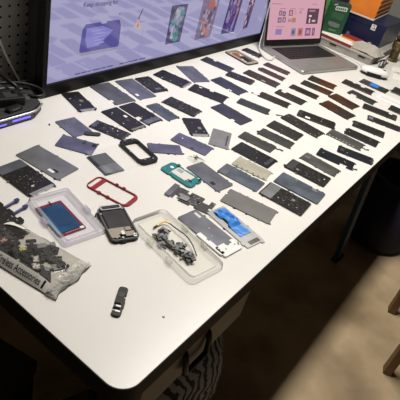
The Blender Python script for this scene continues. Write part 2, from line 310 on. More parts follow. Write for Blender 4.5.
# ------------------------------------------------------------------ flat phone parts
GRP = 'loose phone screen panels on the white table'
def uvp(L, W, u, v): return (u-.5)*L, (v-.5)*W
def panel(i, mt, label, notch=(), tags=(), strip=None, tabs=(), rim=None, flex=None, band=None, r=.003, lvl=0., name='phone_screen', th=.0024, cat='screen panel', grp=GRP):
    x, y, a, L, W = Q[i]
    t = thing(name, label, cat, (x, y, T+lvl), a, grp)
    zb = 0
    if rim:
        prism('backing_frame', outline(L, W, r), 0, .0011, rim, t); zb = .0011; L -= .0022; W -= .0022
    prism('panel', outline(L, W, r, notch), zb, zb+th, mt, t, .0004)
    z1 = zb+th
    for (u, v, lu, lv, m) in tags:
        cx, cy = uvp(L, W, u, v); prism('patch', outline(lu, lv, .0006), z1, z1+.0005, m, t, 0); LAST[0].location = (cx, cy, 0)
    if band:                                                     # a plainer area at one end: (u0, u1, material)
        u0, u1, m = band; prism('end_area', outline((u1-u0)*L-.002, W-.003, .001), z1, z1+.0003, m, t, 0); LAST[0].location = (((u0+u1)/2-.5)*L, 0, 0)
    if strip:                                                    # metal strip across one end
        e, w, m = strip; s = 1 if e == 'u1' else -1
        prism('end_strip', outline(w, W*.86, .0008, (('u1',.2,.32,-.002),('u1',.62,.8,-.002)) if s > 0 else (('u0',.2,.32,-.002),)), zb, z1+.0008, m, t, .0002); LAST[0].location = (s*(L/2-w*.35), 0, 0)
    rp = random.Random(i*17+3)
    tabs = tuple(tabs)+tuple((rp.choice(('v0','v1','v1')), .06+.88*rp.random(), rp.choice(('dmetal','blackp','dmetal','greyp'))) for _ in range(rp.randint(1,4)))
    for s in (-1, 1):                                            # small ears at the corners of the near end
        if rp.random() < .55: prism('corner_ear', outline(.006, .0045, .0008), zb, zb+.0018, mt, t, 0); LAST[0].location = (L/2+.0008, s*(W/2-.004), 0)
    if mt in ('black','ink','speck','charcoal','plum') :
        for _ in range(rp.randint(2,5)):
            prism('solder_pad', outline(.0015+.002*rp.random(), .0012+.002*rp.random(), .0003), z1, z1+.0004, rp.choice(('metal','offwhite','greyp')), t, 0); LAST[0].location = ((rp.random()-.5)*L*.9, (rp.random()-.5)*W*.86, 0)
    for (sd, u, m) in tabs:
        s = -1 if sd == 'v0' else 1; cx = (u-.5)*L
        prism('edge_tab', outline(.005, .004, .0008), zb, zb+.0016, m, t, 0); LAST[0].location = (cx, s*(W/2+.001), 0)
    if flex:                                                     # ribbon cable leaving one end: (end, v, points, material)
        e, v, pts, m = flex; s = 1 if e == 'u1' else -1; x0, y0 = s*L/2, (v-.5)*W
        bm = bmesh.new(); rows = []
        P = [(x0-s*.003, y0)]+[(x0+s*p, y0+q) for p, q in pts]
        for k, (px, py) in enumerate(P):
            qx, qy = P[min(k+1, len(P)-1)]; rx, ry = P[max(k-1, 0)]; dx, dy = qx-rx, qy-ry; l = math.hypot(dx, dy)+1e-9; w = .0026
            rows.append([bm.verts.new((px-dy/l*w, py+dx/l*w, .0012 if k else .0022)), bm.verts.new((px+dy/l*w, py-dx/l*w, .0012 if k else .0022))])
        for k in range(len(rows)-1): bm.faces.new((rows[k][0], rows[k][1], rows[k+1][1], rows[k+1][0]))
        f = frombm('flex_cable', bm, m, t); sm = f.modifiers.new('thick', 'SOLIDIFY'); sm.thickness = .0006
        px, py = P[-1]; prism('plug', outline(.006, .0055, .0008), .0004, .0026, 'dmetal', t, .0002); LAST[0].location = (px, py, 0)
    return t
def tb_(s, *us, m='dmetal'): return tuple((s, u, m) for u in us)
panel(1, 'black', 'black phone screen panel closest to the lower left corner of the monitor', tags=((.52,.62,.011,.010,'greyp'),(.25,.55,.003,.002,'metal'),(.72,.35,.003,.003,'offwhite')), strip=('u1',.006,'metal'), tabs=tb_('v1',.95)+tb_('v0',.97), rim='dmetal')
panel(2, 'graphite', 'wide graphite panel under the monitor, second from its left corner', notch=(('v0',.74,.86,.010),('v1',.46,.5,.003)), tabs=tb_('v1',.3,.7)+tb_('u1'and'v0',.96))
panel(3, 'slate', 'slate panel under the monitor, third from its left corner, white patch on edge', tags=((.80,.16,.012,.009,'white'),), notch=(('v0',.42,.47,.002),('v0',.6,.66,-.002)), r=.004)
panel(4, 'speck', 'speckled black phone screen panel under the monitor, fourth from its left corner', tags=((.85,.5,.012,.022,'slate'),), tabs=tb_('v1',.5,.9), rim='dmetal')
panel(5, 'black', 'black phone screen panel with silver lower rim under the middle of the monitor', notch=(('v1',.2,.24,-.003),('v1',.55,.58,-.003)), tags=((.28,.08,.004,.003,'white'),(.55,.12,.003,.003,'offwhite')), strip=('u1',.005,'metal'), tabs=tb_('v1',.12,.4,.8), rim='metal')
panel(6, 'slate', 'plain slate panel with small horned corner, under the middle of the monitor', notch=(('u0',.86,.98,-.004),), r=.004)
panel(7, 'navy', 'plain dark navy panel left of the coppery open phone housing', notch=(('v1',.62,.74,.010),), tags=((.80,.75,.01,.01,'dgreyp'),))
panel(9, 'black', 'slim black panel between the coppery phone housing and the hanging white cable', rim='metal', r=.005)
panel(10, 'black', 'short black panel lying against the near end of the plain navy panel', notch=(('v0',.08,.14,-.003),('v1',.35,.4,.003)), tabs=tb_('v1',.2,.6,.85), strip=('u1',.004,'dmetal'))
panel(11, 'navy', 'navy panel with a white notch in its lower left edge', notch=(('v0',.62,.76,.011),('v0',.2,.24,-.002)), tabs=tb_('v1',.4,.9))
panel(12, 'black', 'long black panel with square edge notch, in front of the horned slate panel', notch=(('v1',.42,.54,.010),('v1',.9,.95,-.003)), tags=((.22,.78,.009,.006,'white'),), tabs=tb_('v0',.5))
panel(13, 'charcoal', 'long charcoal panel in front of the coppery phone housing', tags=((.62,.15,.016,.004,'offwhite'),(.95,.5,.006,.04,'dmetal')), tabs=tb_('v1',.15,.5,.8), notch=(('v0',.1,.14,.003),))
panel(14, 'plum', 'plum black panel second from the left front edge of the laptop', notch=(('u0',.3,.6,-.005),('v1',.3,.36,.004)), tabs=tb_('v1',.6,.9))
panel(15, 'plum', 'plum black panel nearest the left front edge of the laptop', notch=(('v1',.9,.95,-.004),('v1',.4,.44,-.002)), strip=('u1',.005,'dmetal'))
panel(17, 'black', 'black panel with tiny cable at its far end, beside the hooked charcoal panel', flex=('u0',.2,((.008,-.004),(.013,.002),(.02,-.002)),'offwhite'), notch=(('v1',.85,.9,-.003),('u0',.5,.8,.004)), tabs=tb_('v1',.1,.5)+tb_('v0',.6))
panel(18, 'charcoal', 'charcoal panel with a deep hook notch at its near end, in front of the laptop', notch=(('v1',.74,.90,.016),), tags=((.93,.3,.005,.005,'dmetal'),), r=.005)
panel(19, 'black', 'black panel just left of the orange reflecting trio, reflection painted on its near end', tags=((.9,.5,.014,.036,'orange_reflection'),), notch=(('v0',.2,.26,.003),), tabs=tb_('u0'and'v1',.05)+tb_('v0',.12))
panel(20, 'charcoal', 'dark panel with painted orange reflection, middle of the trio in front of the laptop', notch=(('v1',.86,.91,-.003),), tags=((.72,.5,.05,.044,'orange_reflection'),))  # brown patch is the orange box's reflection put into the colour
panel(21, 'orange_reflection', 'panel painted with an orange reflection, end to end with the middle one of the trio', tabs=tb_('v1',.3), r=.004)
panel(22, 'orange_reflection', 'panel with a painted orange sheen, closest to the front edge of the laptop', tags=((.22,.5,.034,.05,'charcoal'),), notch=(('v1',.92,.97,-.003),), tabs=tb_('v1',.5))
panel(23, 'orange_reflection', 'panel with orange reflection painted on, furthest from the laptop, darker near end', tags=((.78,.5,.045,.058,'charcoal'),), notch=(('u0',.55,.7,.004),), tabs=tb_('v1',.45,.9))
panel(24, 'black', 'black panel with two edge notches, beside the blue taped black panel', notch=(('v1',.32,.46,.014),('v1',.64,.74,.008)), tags=((.12,.6,.012,.008,'dgreyp'),))
panel(25, 'black', 'black panel with a blue tape patch in front of the white mouse', tags=((.5,.55,.034,.036,'blue'),(.17,.5,.01,.012,'dgreyp'),(.86,.5,.004,.004,'metal')), notch=(('v1',.06,.1,-.002),))
panel(26, 'black', 'black panel half out of view at the right border, beside the white card', tabs=tb_('v1',.3,.6), notch=(('u0',.7,.8,-.006),))
panel(27, 'charcoal', 'charcoal panel with a stepped corner, in front of the twice notched black panel', notch=(('v0',.14,.36,.018),('v0',.58,.64,.005)), r=.004)
panel(28, 'black', 'long black panel with one white patch near its end by the right border', tags=((.80,.82,.012,.010,'white'),(.93,.4,.010,.036,'dgreyp')), r=.005)
panel(29, 'black', 'black panel cut by the right border, next to the flat white plate', r=.004)
panel(30, 'black', 'black panel with silver block at its far end, beside the long white patched panel', strip=('u0',.005,'dmetal'), tags=((.10,.5,.014,.022,'greyp'),), tabs=tb_('v1',.3,.45,.6,.75,.9), notch=(('v0',.2,.25,.003),('v0',.5,.55,.003)))
panel(31, 'black', 'black panel with grey end block, between the silver blocked panel and the plain black one', tags=((.09,.5,.012,.030,'dgreyp'),), notch=(('u0',.15,.35,-.004),), tabs=tb_('v1',.3,.6,.9))
panel(32, 'black', 'plain black panel beside the hatched grey panel with the cable tail', notch=(('u0',.2,.35,-.004),('u0',.6,.7,-.003)), r=.004)
panel(33, 'gray', 'dull grey panel with dotted lower edge and a short cable at its near end', tags=tuple((.1+.1*k,.08,.004,.003,'offwhite') for k in range(8)), flex=('u1',.5,((.006,.002),(.012,-.002),(.018,.004)),'dmetal'), tabs=tb_('u0'and'v0',.03)+tb_('v1',.8))
panel(34, 'ink', 'ink black panel nearest the front edge at the right, bracket at its near end', strip=('u1',.005,'dmetal'), tags=((.13,.5,.012,.018,'dgreyp'),), notch=(('v1',.9,.96,-.004),), r=.004)
panel(35, 'ink', 'dark blue black panel with a notched near end beside the bracketed ink panel', notch=(('v0',.66,.84,.014),('v1',.93,.98,-.003)), flex=('u1',.3,((.005,-.002),(.010,.001)),'blackp'), tags=((.14,.55,.005,.004,'greyp'),))
panel(36, 'gray', 'grey scuffed panel lying against the upper side of a speckled black panel', tags=((.13,.5,.016,.014,'steel'),), tabs=tb_('v0',.02,.5)+tb_('v1',.4), strip=('u1',.004,'dmetal'))
panel(37, 'speck', 'speckled black panel with a light outlined far end, beside the grey scuffed panel', band=(.03,.2,'dgreyp'), tags=((.28,.28,.008,.009,'greyp'),(.82,.3,.004,.004,'metal'),(.9,.6,.004,.004,'offwhite')), notch=(('u0',.8,.9,-.005),), rim='dmetal')
panel(38, 'steelblue', 'steel blue panel with a white notch near its far end', notch=(('v1',.16,.30,.014),), tags=((.34,.88,.006,.004,'tan'),), tabs=tb_('v1',.93), rim='greyp', r=.004)
panel(39, 'speck', 'silver framed speckled panel with a grey far end, beside the plain matt grey panel', band=(.02,.29,'steel'), tags=((.66,.62,.008,.010,'greyp'),(.5,.3,.003,.002,'metal'),(.82,.3,.004,.003,'metal')), rim='metal')
panel(40, 'gray2', 'plain matt grey panel right of the blue taped silver plate', notch=(('u0',.3,.45,.003),('v1',.3,.34,-.002)), tabs=tb_('v0',.3,.8,m='greyp'), r=.003)
t = panel(41, 'silver', 'silver plate with crumpled bright blue tape stuck across it', tags=((.93,.55,.010,.030,'gray'),), notch=(('u1',.8,.95,-.004),('v0',.86,.92,-.003)), tabs=tb_('v0',.12,m='metal'))
bm = bmesh.new(); rnd = random.Random(3); L_, W_ = Q[41][3], Q[41][4]; g = {}
for a in range(13):
    for b in range(7):
        u = .05+.70*a/12; v = .20+.62*b/6
        if a < 6: v += .10*(1-a/6)-.02
        if 4 <= a <= 6 and b < 2: v += .12
        x, y = uvp(L_, W_, u, v); g[a,b] = bm.verts.new((x, y, .003+(.0050 if a < 8 else .0012)*rnd.random()+(.005*math.exp(-((a-5.5)/1.6)**2)*(b/6))))
for a in range(12):
    for b in range(6): bm.faces.new((g[a,b], g[a+1,b], g[a+1,b+1], g[a,b+1]))
o = frombm('blue_tape', bm, 'blue', t); o['label'] = 'crumpled bright blue tape'; s_ = o.modifiers.new('thick', 'SOLIDIFY'); s_.thickness = .0004
t = panel(42, 'graphite', 'dark grey battery plate in a torn white frame beside the clear tray', tags=((.13,.78,.018,.007,'offwhite'),(.45,.62,.004,.002,'metal'),(.6,.4,.003,.002,'metal')), rim='white', name='phone_back_plate', cat='phone plate')
prism('white_corner', outline(.03, .054, .004, (('u0',.2,.5,.008),('v1',.3,.5,.004))), .0005, .0042, 'white', t, .0004); LAST[0].location = (L_*.5-.006, 0, 0)
prism('white_side', outline(.07, .012, .002, (('v1',.1,.25,.004),('v1',.6,.7,.004))), .0005, .0042, 'white', t, .0004); LAST[0].location = (.028, -Q[42][4]/2+.004, 0)
for k in range(4): prism('screw', rrect(.003,.003,.0014,3), .0042, .005, 'dmetal', t, 0); LAST[0].location = (.05+.006*(k%2), -.022+.013*k, 0)
panel(44, 'graphite', 'graphite plate with a black oval button behind the teal phone frame', tags=((.74,.22,.012,.010,'blackp'),), tabs=tb_('v0',.6,.95)+tb_('v1',.8), r=.004)
panel(47, 'steelblue', 'scuffed steel blue panel against the lower side of the beige panel', band=(.02,.22,'graphite'), tabs=tb_('v1',.2,.5,.8)+tb_('u0'and'v0',.04), notch=(('v1',.3,.36,.003),))
Q[48] = (Q[48][0]+.005, Q[48][1]+.001, R(-82), Q[48][3], .050)
panel(48, 'beige', 'pale beige panel with dark spotted edge', tags=tuple((.15+.16*k,.06,.005,.003,'dgreyp') for k in range(6)), tabs=tb_('u0'and'v1',.03), r=.003)
panel(49, 'ink', 'glossy ink black panel with outlined near end, beside the pale beige panel', tags=((.90,.5,.010,.044,'dgreyp'),(.52,.5,.012,.02,'black'),(.62,.3,.003,.003,'metal')), rim='dmetal')
panel(50, 'dim', 'dim grey panel with a yellow speck on its upper edge', tags=((.55,.95,.007,.005,'yellow'),), flex=('u1',.8,((.006,.0),(.010,.006),(.018,.004)),'blackp'), tabs=tb_('v1',.1,.9)+tb_('v0',.3))
panel(51, 'dim', 'dim grey panel between the yellow flecked panel and the striped charcoal panel', tabs=tb_('v1',.1,.4,.8)+tb_('u0'and'v0',.04,.6), notch=(('u0',.6,.8,-.005),))
panel(52, 'charcoal', 'charcoal panel with faint stripes, left one of the clawed middle pair', tags=((.35,.4,.05,.002,'dmetal'),(.4,.6,.06,.002,'dmetal'),(.3,.75,.03,.002,'dmetal')), tabs=tb_('v1',.9)+tb_('v0',.5), notch=(('u1',.3,.4,.004),))
panel(53, 'charcoal', 'charcoal panel with claw shaped cables at its far end, right one of the middle pair', flex=('u0',.35,((.004,.0),(.010,-.006),(.014,-.014)),'blackp'), tags=((.3,.6,.003,.003,'metal'),(.5,.7,.003,.003,'metal'),(.93,.2,.004,.004,'metal'),(.93,.6,.004,.004,'metal')), r=.006)
panel(54, 'black', 'rounded black panel with a white label in its lower edge', tags=((.28,.16,.016,.012,'white'),(.06,.5,.010,.034,'dgreyp')), r=.007, rim='dgreyp')
panel(56, 'teal', 'dark teal panel with tabs along its edge, in the middle of the table', tabs=tb_('v1',.1,.5,.95), notch=(('u1',.1,.3,-.005),), r=.003)
panel(57, 'navy', 'wide navy panel with a white notch at its lower edge, above the silver square', notch=(('v0',.66,.78,.010),), tabs=tb_('v1',.5,.9))
t = panel(58, 'silver2', 'small square silver plate with a slot along its near edge', notch=(('v0',.86,.97,-.002),), tabs=tb_('v1',.5,m='silver2'), name='silver_square_plate', cat='metal plate', grp=None)
prism('slot', outline(.004, .058, .001), .0024, .0028, 'dgreyp', t, 0); LAST[0].location = (.018, -.004, 0)
panel(59, 'black', 'upright black panel with grey patch and silver strip, left of the silver square', tags=((.60,.66,.013,.010,'greyp'),(.3,.4,.003,.003,'metal'),(.8,.8,.003,.003,'metal')), strip=('u1',.006,'metal'), rim='dmetal')
panel(60, 'violet', 'violet grey panel with one white dot, below the upright black panel', tags=((.2,.6,.0035,.0035,'white'),(.6,.12,.008,.008,'dgreyp')), r=.004)
panel(61, 'violet', 'violet grey strip panel turned sideways, right of the black ring frame', tabs=tb_('v1',.12), r=.003)
panel(62, 'speck', 'dark speckled panel with tabs on all sides, right of the steel blue second row panel', strip=('u1',.005,'dmetal'), tags=((.35,.3,.02,.006,'plum'),(.6,.25,.004,.004,'metal')), tabs=tb_('v1',.05,.35,.6,.9)+tb_('v0',.02), rim='dmetal')
panel(63, 'steelblue', 'steel blue panel left of the dark tabbed speckled panel', tabs=tb_('v1',.1,.5,.95)+tb_('v0',.4), r=.004)
panel(64, 'black', 'black panel with a grey square and pale near strip, left one of a touching pair', tags=((.62,.55,.014,.013,'dgreyp'),(.45,.72,.011,.008,'white'),(.25,.2,.004,.002,'metal'),(.68,.15,.004,.003,'offwhite')), strip=('u1',.006,'greyp'), rim='dmetal')
panel(65, 'black', 'black panel with a white notch and slate near end, right one of a touching pair', notch=(('v0',.58,.72,.014),), band=(.80,.98,'slate'), tabs=tb_('v1',.4))
panel(66, 'speck', 'narrow speckled black panel with grey end block, right of the tailed slate plate', tags=((.08,.5,.010,.030,'violet'),(.35,.3,.013,.010,'dgreyp'),(.7,.7,.003,.003,'white')), tabs=tb_('v1',.6)+tb_('v0',.8), strip=('u1',.004,'dmetal'))
t = panel(67, 'slate', 'slate plate with a rounded tail, furthest left in the second row', tags=((.25,.25,.0025,.0025,'blackp'),(.12,.7,.002,.002,'blackp'),(.5,.3,.002,.002,'blackp')), r=.003)
prism('tail', rrect(.040, .014, .0065), .0026, .004, 'dim', t, .0003); LAST[0].location = (.046, .020, 0); LAST[0].rotation_euler = (0,0,R(58))
panel(68, 'violet', 'violet grey plate with two dark patches, just below the tailed slate plate', tags=((.64,.80,.008,.012,'dgreyp'),(.92,.78,.010,.012,'blackp')), tabs=tb_('v0',.45,.95,m='metal')+tb_('v1',.02,.98))
panel(69, 'steel', 'large grey panel with a white and black tag at the far left of the table', tags=((.74,.2,.016,.007,'white'),(.79,.30,.014,.006,'blackp')), notch=(('v1',.5,.54,-.002),('v1',.96,.99,-.003)), r=.003)
panel(70, 'speck', 'black screen with a grey band at its far end, at the left border', band=(.0,.26,'graphite'), strip=('u1',.007,'metal'), tags=((.6,.6,.02,.002,'dgreyp'),(.8,.4,.004,.006,'offwhite')), rim='metal', r=.004)
# white flat plate by the right border
panel(82, 'white', 'flat white plate between black panels at the right border', name='white_plate', cat='plastic plate', grp=None, r=.004, tags=((.5,.45,.10,.0012,'greyp'),))

# open housings made as rings
def ring(i, label, m, rO, u0, u1, v0, v1, h, cat='phone housing', name='phone_housing', dL=0, dW=0):
    x, y, a, L, W = Q[i]; L += dL; W += dW
    t = thing(name, label, cat, (x, y, T), a)
    outer = rrect(L, W, rO, 6); iw, il = (v1-v0)*W, (u1-u0)*L
    inner = rrect(il, iw, min(.006, rO*.5), 6, ((u0+u1)/2-.5)*L, ((v0+v1)/2-.5)*W)
    ringframe('frame', outer, inner, 0, h, M[m] if isinstance(m, str) else m, t, .0008)
    return t, L, W
t, L, W = ring(75, 'red plastic phone frame with an empty window', 'red', .014, .03, .91, .07, .93, .0035)
x0 = -.5*L
prism('cross_bar', outline(.010, W*.84, .001), .0004, .003, 'red', t, .0003); LAST[0].location = (x0+L*.17, 0, 0)
for u, v in ((.35,.02),(.45,.98),(.62,.98),(.55,.02)):
    prism('clip', outline(.007, .004, .001), .001, .006, 'red', t, .0003); LAST[0].location = ((u-.5)*L, (v-.5)*W, 0)
for u, v, w in ((.955,.40,.004),(.955,.6,.005)):
    prism('hole', outline(w*.6, w, .001), .0032, .0038, 'darkred', t, 0); LAST[0].location = ((u-.5)*L, (v-.5)*W, 0)
t, L, W = ring(74, 'black plastic phone frame with an empty window beside the clear sleeve', 'blackp', .015, .15, .83, .12, .88, .008, dW=-.004)
for u, v, lu, lv in ((.085,.5,.010,.030),(.90,.5,.008,.034)):
    prism('inner_plate', outline(lu, lv, .003), .001, .0078, 'dgreyp', t, .0005); LAST[0].location = ((u-.5)*L, (v-.5)*W, 0)
for u, v in ((.08,.3),(.08,.7),(.9,.3),(.92,.7),(.5,.06)):
    prism('screw', rrect(.004,.004,.0018,3), .008, .0102, 'metal', t, 0); LAST[0].location = ((u-.5)*L, (v-.5)*W, 0)
t, L, W = ring(8, 'open phone housing with coppery insides near the right end of the monitor', 'tan', .010, .08, .88, .13, .87, .006, 'phone housing', 'phone_housing', -.010, -.016)
ringframe('outer_rim', rrect(L+.003, W+.003, .011, 6), rrect(L-.001, W-.001, .0095, 6), .0, .0045, M['dgreyp'], t, .0004)
prism('copper_foil', outline(.05, .026, .002, (('v1',.4,.6,.008),)), .0005, .003, 'copper', t, .0003); LAST[0].location = (-.018, .002, 0)
prism('dark_board', outline(.046, .022, .002, (('v0',.2,.4,.006),('u0',.5,.8,.006))), .003, .0045, 'blackp', t, .0003); LAST[0].location = (.018, .004, 0)
prism('camera_block', outline(.012, .014, .002), .0005, .006, 'dgreyp', t, .0003); LAST[0].location = (.036, .0, 0)
prism('floor_plate', outline(L*.84, W*.8, .003), .0, .0006, 'offwhite', t, 0)

# teal framed phone board with white label
x, y, a, L, W = Q[45]
t = thing('phone_midplate', 'teal green phone midframe with a big white label', 'phone housing', (x, y, T+.0005), a)
prism('frame', outline(L, W, .009, (('v1',.06,.16,.004),('v1',.55,.62,.002),('v0',.3,.4,.002),('u1',.4,.6,.003))), 0, .0032, 'tealp', t, .0005)
prism('label_sticker', outline(L*.52, W*.62, .002, (('u1',.0,.2,.006),)), .0032, .0037, 'offwhite', t, 0); LAST[0].location = (L*.03, .002, 0)
for k in range(3): prism('printed_line', outline(.016, .0022, .0004), .0037, .0039, 'greyp', t, 0); LAST[0].location = (-.010, .012-.004*k, 0)
prism('camera_hole', rrect(.009, .008, .003, 4), .0032, .0036, 'white', t, 0); LAST[0].location = (-L*.34, .004, 0)
prism('camera_module', outline(.008, .009, .002), .0032, .006, 'dmetal', t, .0004); LAST[0].location = (-L*.28, W*.44, 0)
prism('speaker_slot', rrect(.012, .004, .0018, 4), .0037, .0046, 'blackp', t, 0); LAST[0].location = (L*.30, -.004, 0)
for u, v in ((.1,.2),(.9,.2),(.85,.9),(.3,.1)): prism('screw', rrect(.003,.003,.0014,3), .0032, .004, 'metal', t, 0); LAST[0].location = ((u-.5)*L, (v-.5)*W, 0)

# irregular circuit board
x, y, a, L, W = Q[43]
t = thing('phone_circuit_board', 'irregular dark circuit board with a slanted bar at its far end', 'circuit board', (x, y, T), a)
prism('board', outline(L*.90, W*.92, .002, (('v1',.12,.3,.016),('v0',.05,.2,.016),('v1',.66,.74,.010),('v0',.5,.62,.006),('u1',.3,.5,.006))), 0, .0022, 'pcb', t, .0003); LAST[0].location = (.007, 0, 0)
prism('flex_bar', outline(.014, W*1.02, .002), .0005, .004, 'graphite', t, .0004); LAST[0].location = (-L*.46, .0, 0)
prism('shield', outline(.026, .018, .004, (('u0',.5,.8,.006),)), .0022, .0042, 'silver2', t, .0004); LAST[0].location = (-.014, -.008, 0)
for k in range(9): prism('chip', outline(.004+.003*random.random(), .004+.003*random.random(), .0005), .0022, .0034, random.choice(['dgreyp','blackp','greyp']), t, 0); LAST[0].location = (-.005+.04*random.random(), -.015+.03*random.random(), 0)

# crumpled clear sticker behind the teal frame
x, y, a, L, W = Q[46]
def crumple(name, L, W, n, m, parent, z0, amp, seed, k=2):
    bm = bmesh.new(); rnd = random.Random(seed); g = {}
    for i in range(n+1):
        for j in range(n+1):
            e = min(i, j, n-i, n-j)
            g[i,j] = bm.verts.new(((i/n-.5)*L+(rnd.random()-.5)*L*.06, (j/n-.5)*W+(rnd.random()-.5)*W*.06, z0+amp*rnd.random()*(1 if e else .25)))
    for i in range(n):
        for j in range(n): bm.faces.new((g[i,j], g[i+1,j], g[i+1,j+1], g[i,j+1]))
    o = frombm(name, bm, m, parent); s = o.modifiers.new('thick', 'SOLIDIFY'); s.thickness = .0003; return o
t = thing('clear_sticker', 'crumpled clear sticker with grey print behind the teal frame', 'sticker', (x, y, T+.0034), a)
crumple('film', .034, .032, 4, 'milky', t, .0005, .0028, 5)
for k in range(3): prism('print', outline(.010, .003, .0005), .0035, .0038, 'dgreyp', t, 0); LAST[0].location = (-.004+.002*k, .006-.005*k, 0)

# ------------------------------------------------------------------ clear trays
def tray(i, label, m, h, sh=(0,0), dW=0., dL=0., r=.010, floor_z=.002):
    x, y, a, L, W = Q[i]; L += dL; W += dW
    t = thing('clear_plastic_tray', label, 'tray', (x+sh[0], y+sh[1], T), a)
    rings = []
    for off, z in ((0,0),(.0012,h*.9),(.002,h),(.006,h),(.0085,h*.96),(.0105,floor_z),(.014,floor_z*.8)):
        rings.append([(px, py, z) for px, py in rrect(L-2*off, W-2*off, max(r-off*.5,.003), 6)])
    loft('tray_shell', rings, m, t, False, True)
    return t, L, W
t, L, W = tray(77, 'large clear plastic tray holding a heap of small grey phone parts', 'milky', .0105, (.0,.004), -.000, -.002, .014)
for u in (.36, .66):
    for s in (-1, 1):
        prism('side_tab', rrect(.016, .006, .002, 4), .004, .0125, 'milky', t, .0004); LAST[0].location = ((u-.5)*L, s*(W/2+.0005), 0)
lx, ly, la = t.location.x, t.location.y, t.rotation_euler.z
def at(px, py): return lx+px*math.cos(la)-py*math.sin(la), ly+px*math.sin(la)+py*math.cos(la)
rnd = random.Random(21)
G2 = 'small grey phone parts heaped in the clear tray'
for k in range(24):
    u = (k+.5)/24; px = -.046+.098*u+.006*(rnd.random()-.5); py = -.006-.004*math.sin(u*5)+.034*(rnd.random()-.5)*(1.25-.8*u)
    w, h = .010+.011*rnd.random(), .006+.006*rnd.random()
    o = prism('phone_spare_part', outline(w, h, .001, (('v0',.2,.45,h*.4),('u1',.5,.8,w*.25))), 0, .002+.003*rnd.random(), rnd.choice(['dgreyp','dim','greyp','gray','dmetal','steel','graphite']), None, .0003)
    wx, wy = at(px, py); place(o, (wx, wy, T+.0021+.0024*(k%3)), rnd.random()*6.28); tag(o, 'small grey phone part in the heap inside the large clear tray', 'phone part', G2)
t = thing('gold_flex_cable', 'thin ribbon cable with a gold end in the large clear tray', 'flex cable', (*at(-.06, .012), T+.0022), la)
tube('gold_end', [(.0,-.012,.002),(-.002,.002,.005),(.0,.010,.005),(.008,.013,.004)], .0018, 'gold', t)
tube('ribbon', [(.008,.013,.004),(.03,.013,.006),(.055,.017,.008),(.085,.010,.006),(.105,.0,.003)], .0012, 'dim', t)
tube('tip', [(.0,-.012,.002),(.002,-.022,.002)], .002, 'dgreyp', t)

t, L, W = tray(72, 'pale lilac clear plastic tray holding a blue and red screen', 'lilac', .010, (.004,0), -.003, -.000, .008, .0015)
for u in (.5,):
    for s in (-1, 1): prism('side_tab', rrect(.022, .006, .002, 4), .003, .0096, 'lilac', t, .0004); LAST[0].location = ((u-.5)*L, s*(W/2+.0005), 0)
x, y, a, L, W = Q[720]
t = thing('phone_screen', 'blue phone screen with dark red edges lying in the lilac tray', 'phone screen', (x+.003, y, T+.0016), a)
prism('backing', outline(L, W, .002), 0, .0014, 'darkred', t, .0003)
prism('glass', outline(L*.84, W*.90, .002), .0014, .0024, 'bluefilm', t, .0003); LAST[0].location = (.0005, -.0030, 0)
prism('inner_square', outline(L*.5, W*.58, .001), .0024, .0026, mat('deep_blue_film', (.010,.045,.12), .25), t, 0)
prism('cyan_edge', outline(L*.5, .003, .0008), .0014, .0030, 'cyan', t, 0); LAST[0].location = (L*.22, -W/2+.001, 0)
prism('white_tag', outline(.006,.008,.001), .0026, .0032, 'white', t, 0); LAST[0].location = (L*.46, W*.36, 0)
for k in range(7): prism('printed_mark', outline(.0018, .0028, .0003), .0014, .0017, 'pink', t, 0); LAST[0].location = (L*.455, -.012+.0045*k, 0)
prism('wire_hook', outline(.010,.002,.0005), .0014, .0034, 'dgreyp', t, 0); LAST[0].location = (-L*.5, .004, 0)

# clear sleeve with a small dark screen
x, y, a, L, W = Q[730]
t = thing('clear_sleeve', 'crinkled clear plastic sleeve around a small navy screen', 'plastic sleeve', (x+.006, y, T), a)
crumple('sleeve_film', L-.004, W-.022, 6, 'clearfilm', t, .0042, .0013, 9)
x, y, a, L, W = Q[73]
t = thing('phone_screen', 'small navy screen with a cloudy grey patch inside the clear sleeve', 'phone screen', (x, y, T), a)
prism('backing', outline(L, W, .002), 0, .002, 'dmetal', t, .0003)
prism('glass', outline(L*.54, W*.9, .001), .002, .0034, 'boxblue', t, .0003); LAST[0].location = (-L*.2, .0, 0)
prism('cloudy_film', outline(L*.40, W*.86, .001), .002, .0034, panelmat('cloudy_grey_film', (.20,.21,.23), .2, .5, .5), t, .0003); LAST[0].location = (L*.27, .0, 0)

# phone assembly with tan flex cable
x, y, a, L, W = Q[76]
t = thing('phone_chassis', 'black phone chassis with dark screen and tan ribbon, beside the large clear tray', 'phone chassis', (x+.004, y-.001, T), a)
prism('body', outline(L, W, .009, (('v0',.15,.25,-.002),('v1',.4,.5,-.0015),('u1',.3,.5,-.003))), 0, .007, 'blackp', t, .001)
ringframe('metal_rim', rrect(L+.001, W+.001, .010, 6), rrect(L-.006, W-.006, .008, 6), .0055, .0082, M['dmetal'], t, .0005)
prism('screen', outline(L*.60, W*.80, .003), .007, .0085, 'charcoal', t, .0004); LAST[0].location = (-L*.08, 0, 0)
ringframe('earpiece_frame', rrect(.014, W*.80, .004, 4), rrect(.008, W*.66, .003, 4), .007, .0105, M['metal'], t, .0004); LAST[0].location = (-L*.46, 0, 0)
prism('tan_ribbon', outline(.026, W*.86, .003, (('v1',.5,.98,.016),('u0',.05,.3,.010),('u1',.35,.6,.008))), .0085, .0097, 'tan', t, .0003); LAST[0].location = (L*.30, -.003, 0)
prism('white_block', outline(.010,.006,.001), .0097, .0107, 'white', t, 0); LAST[0].location = (L*.33, -.002, 0)
lathe('camera_ring', [(.0,.007),(.0042,.007),(.0042,.0105),(.003,.0108),(.0026,.0095),(.0,.0095)], 'metal', t, 14); LAST[0].location = (L*.44, W*.32, 0)
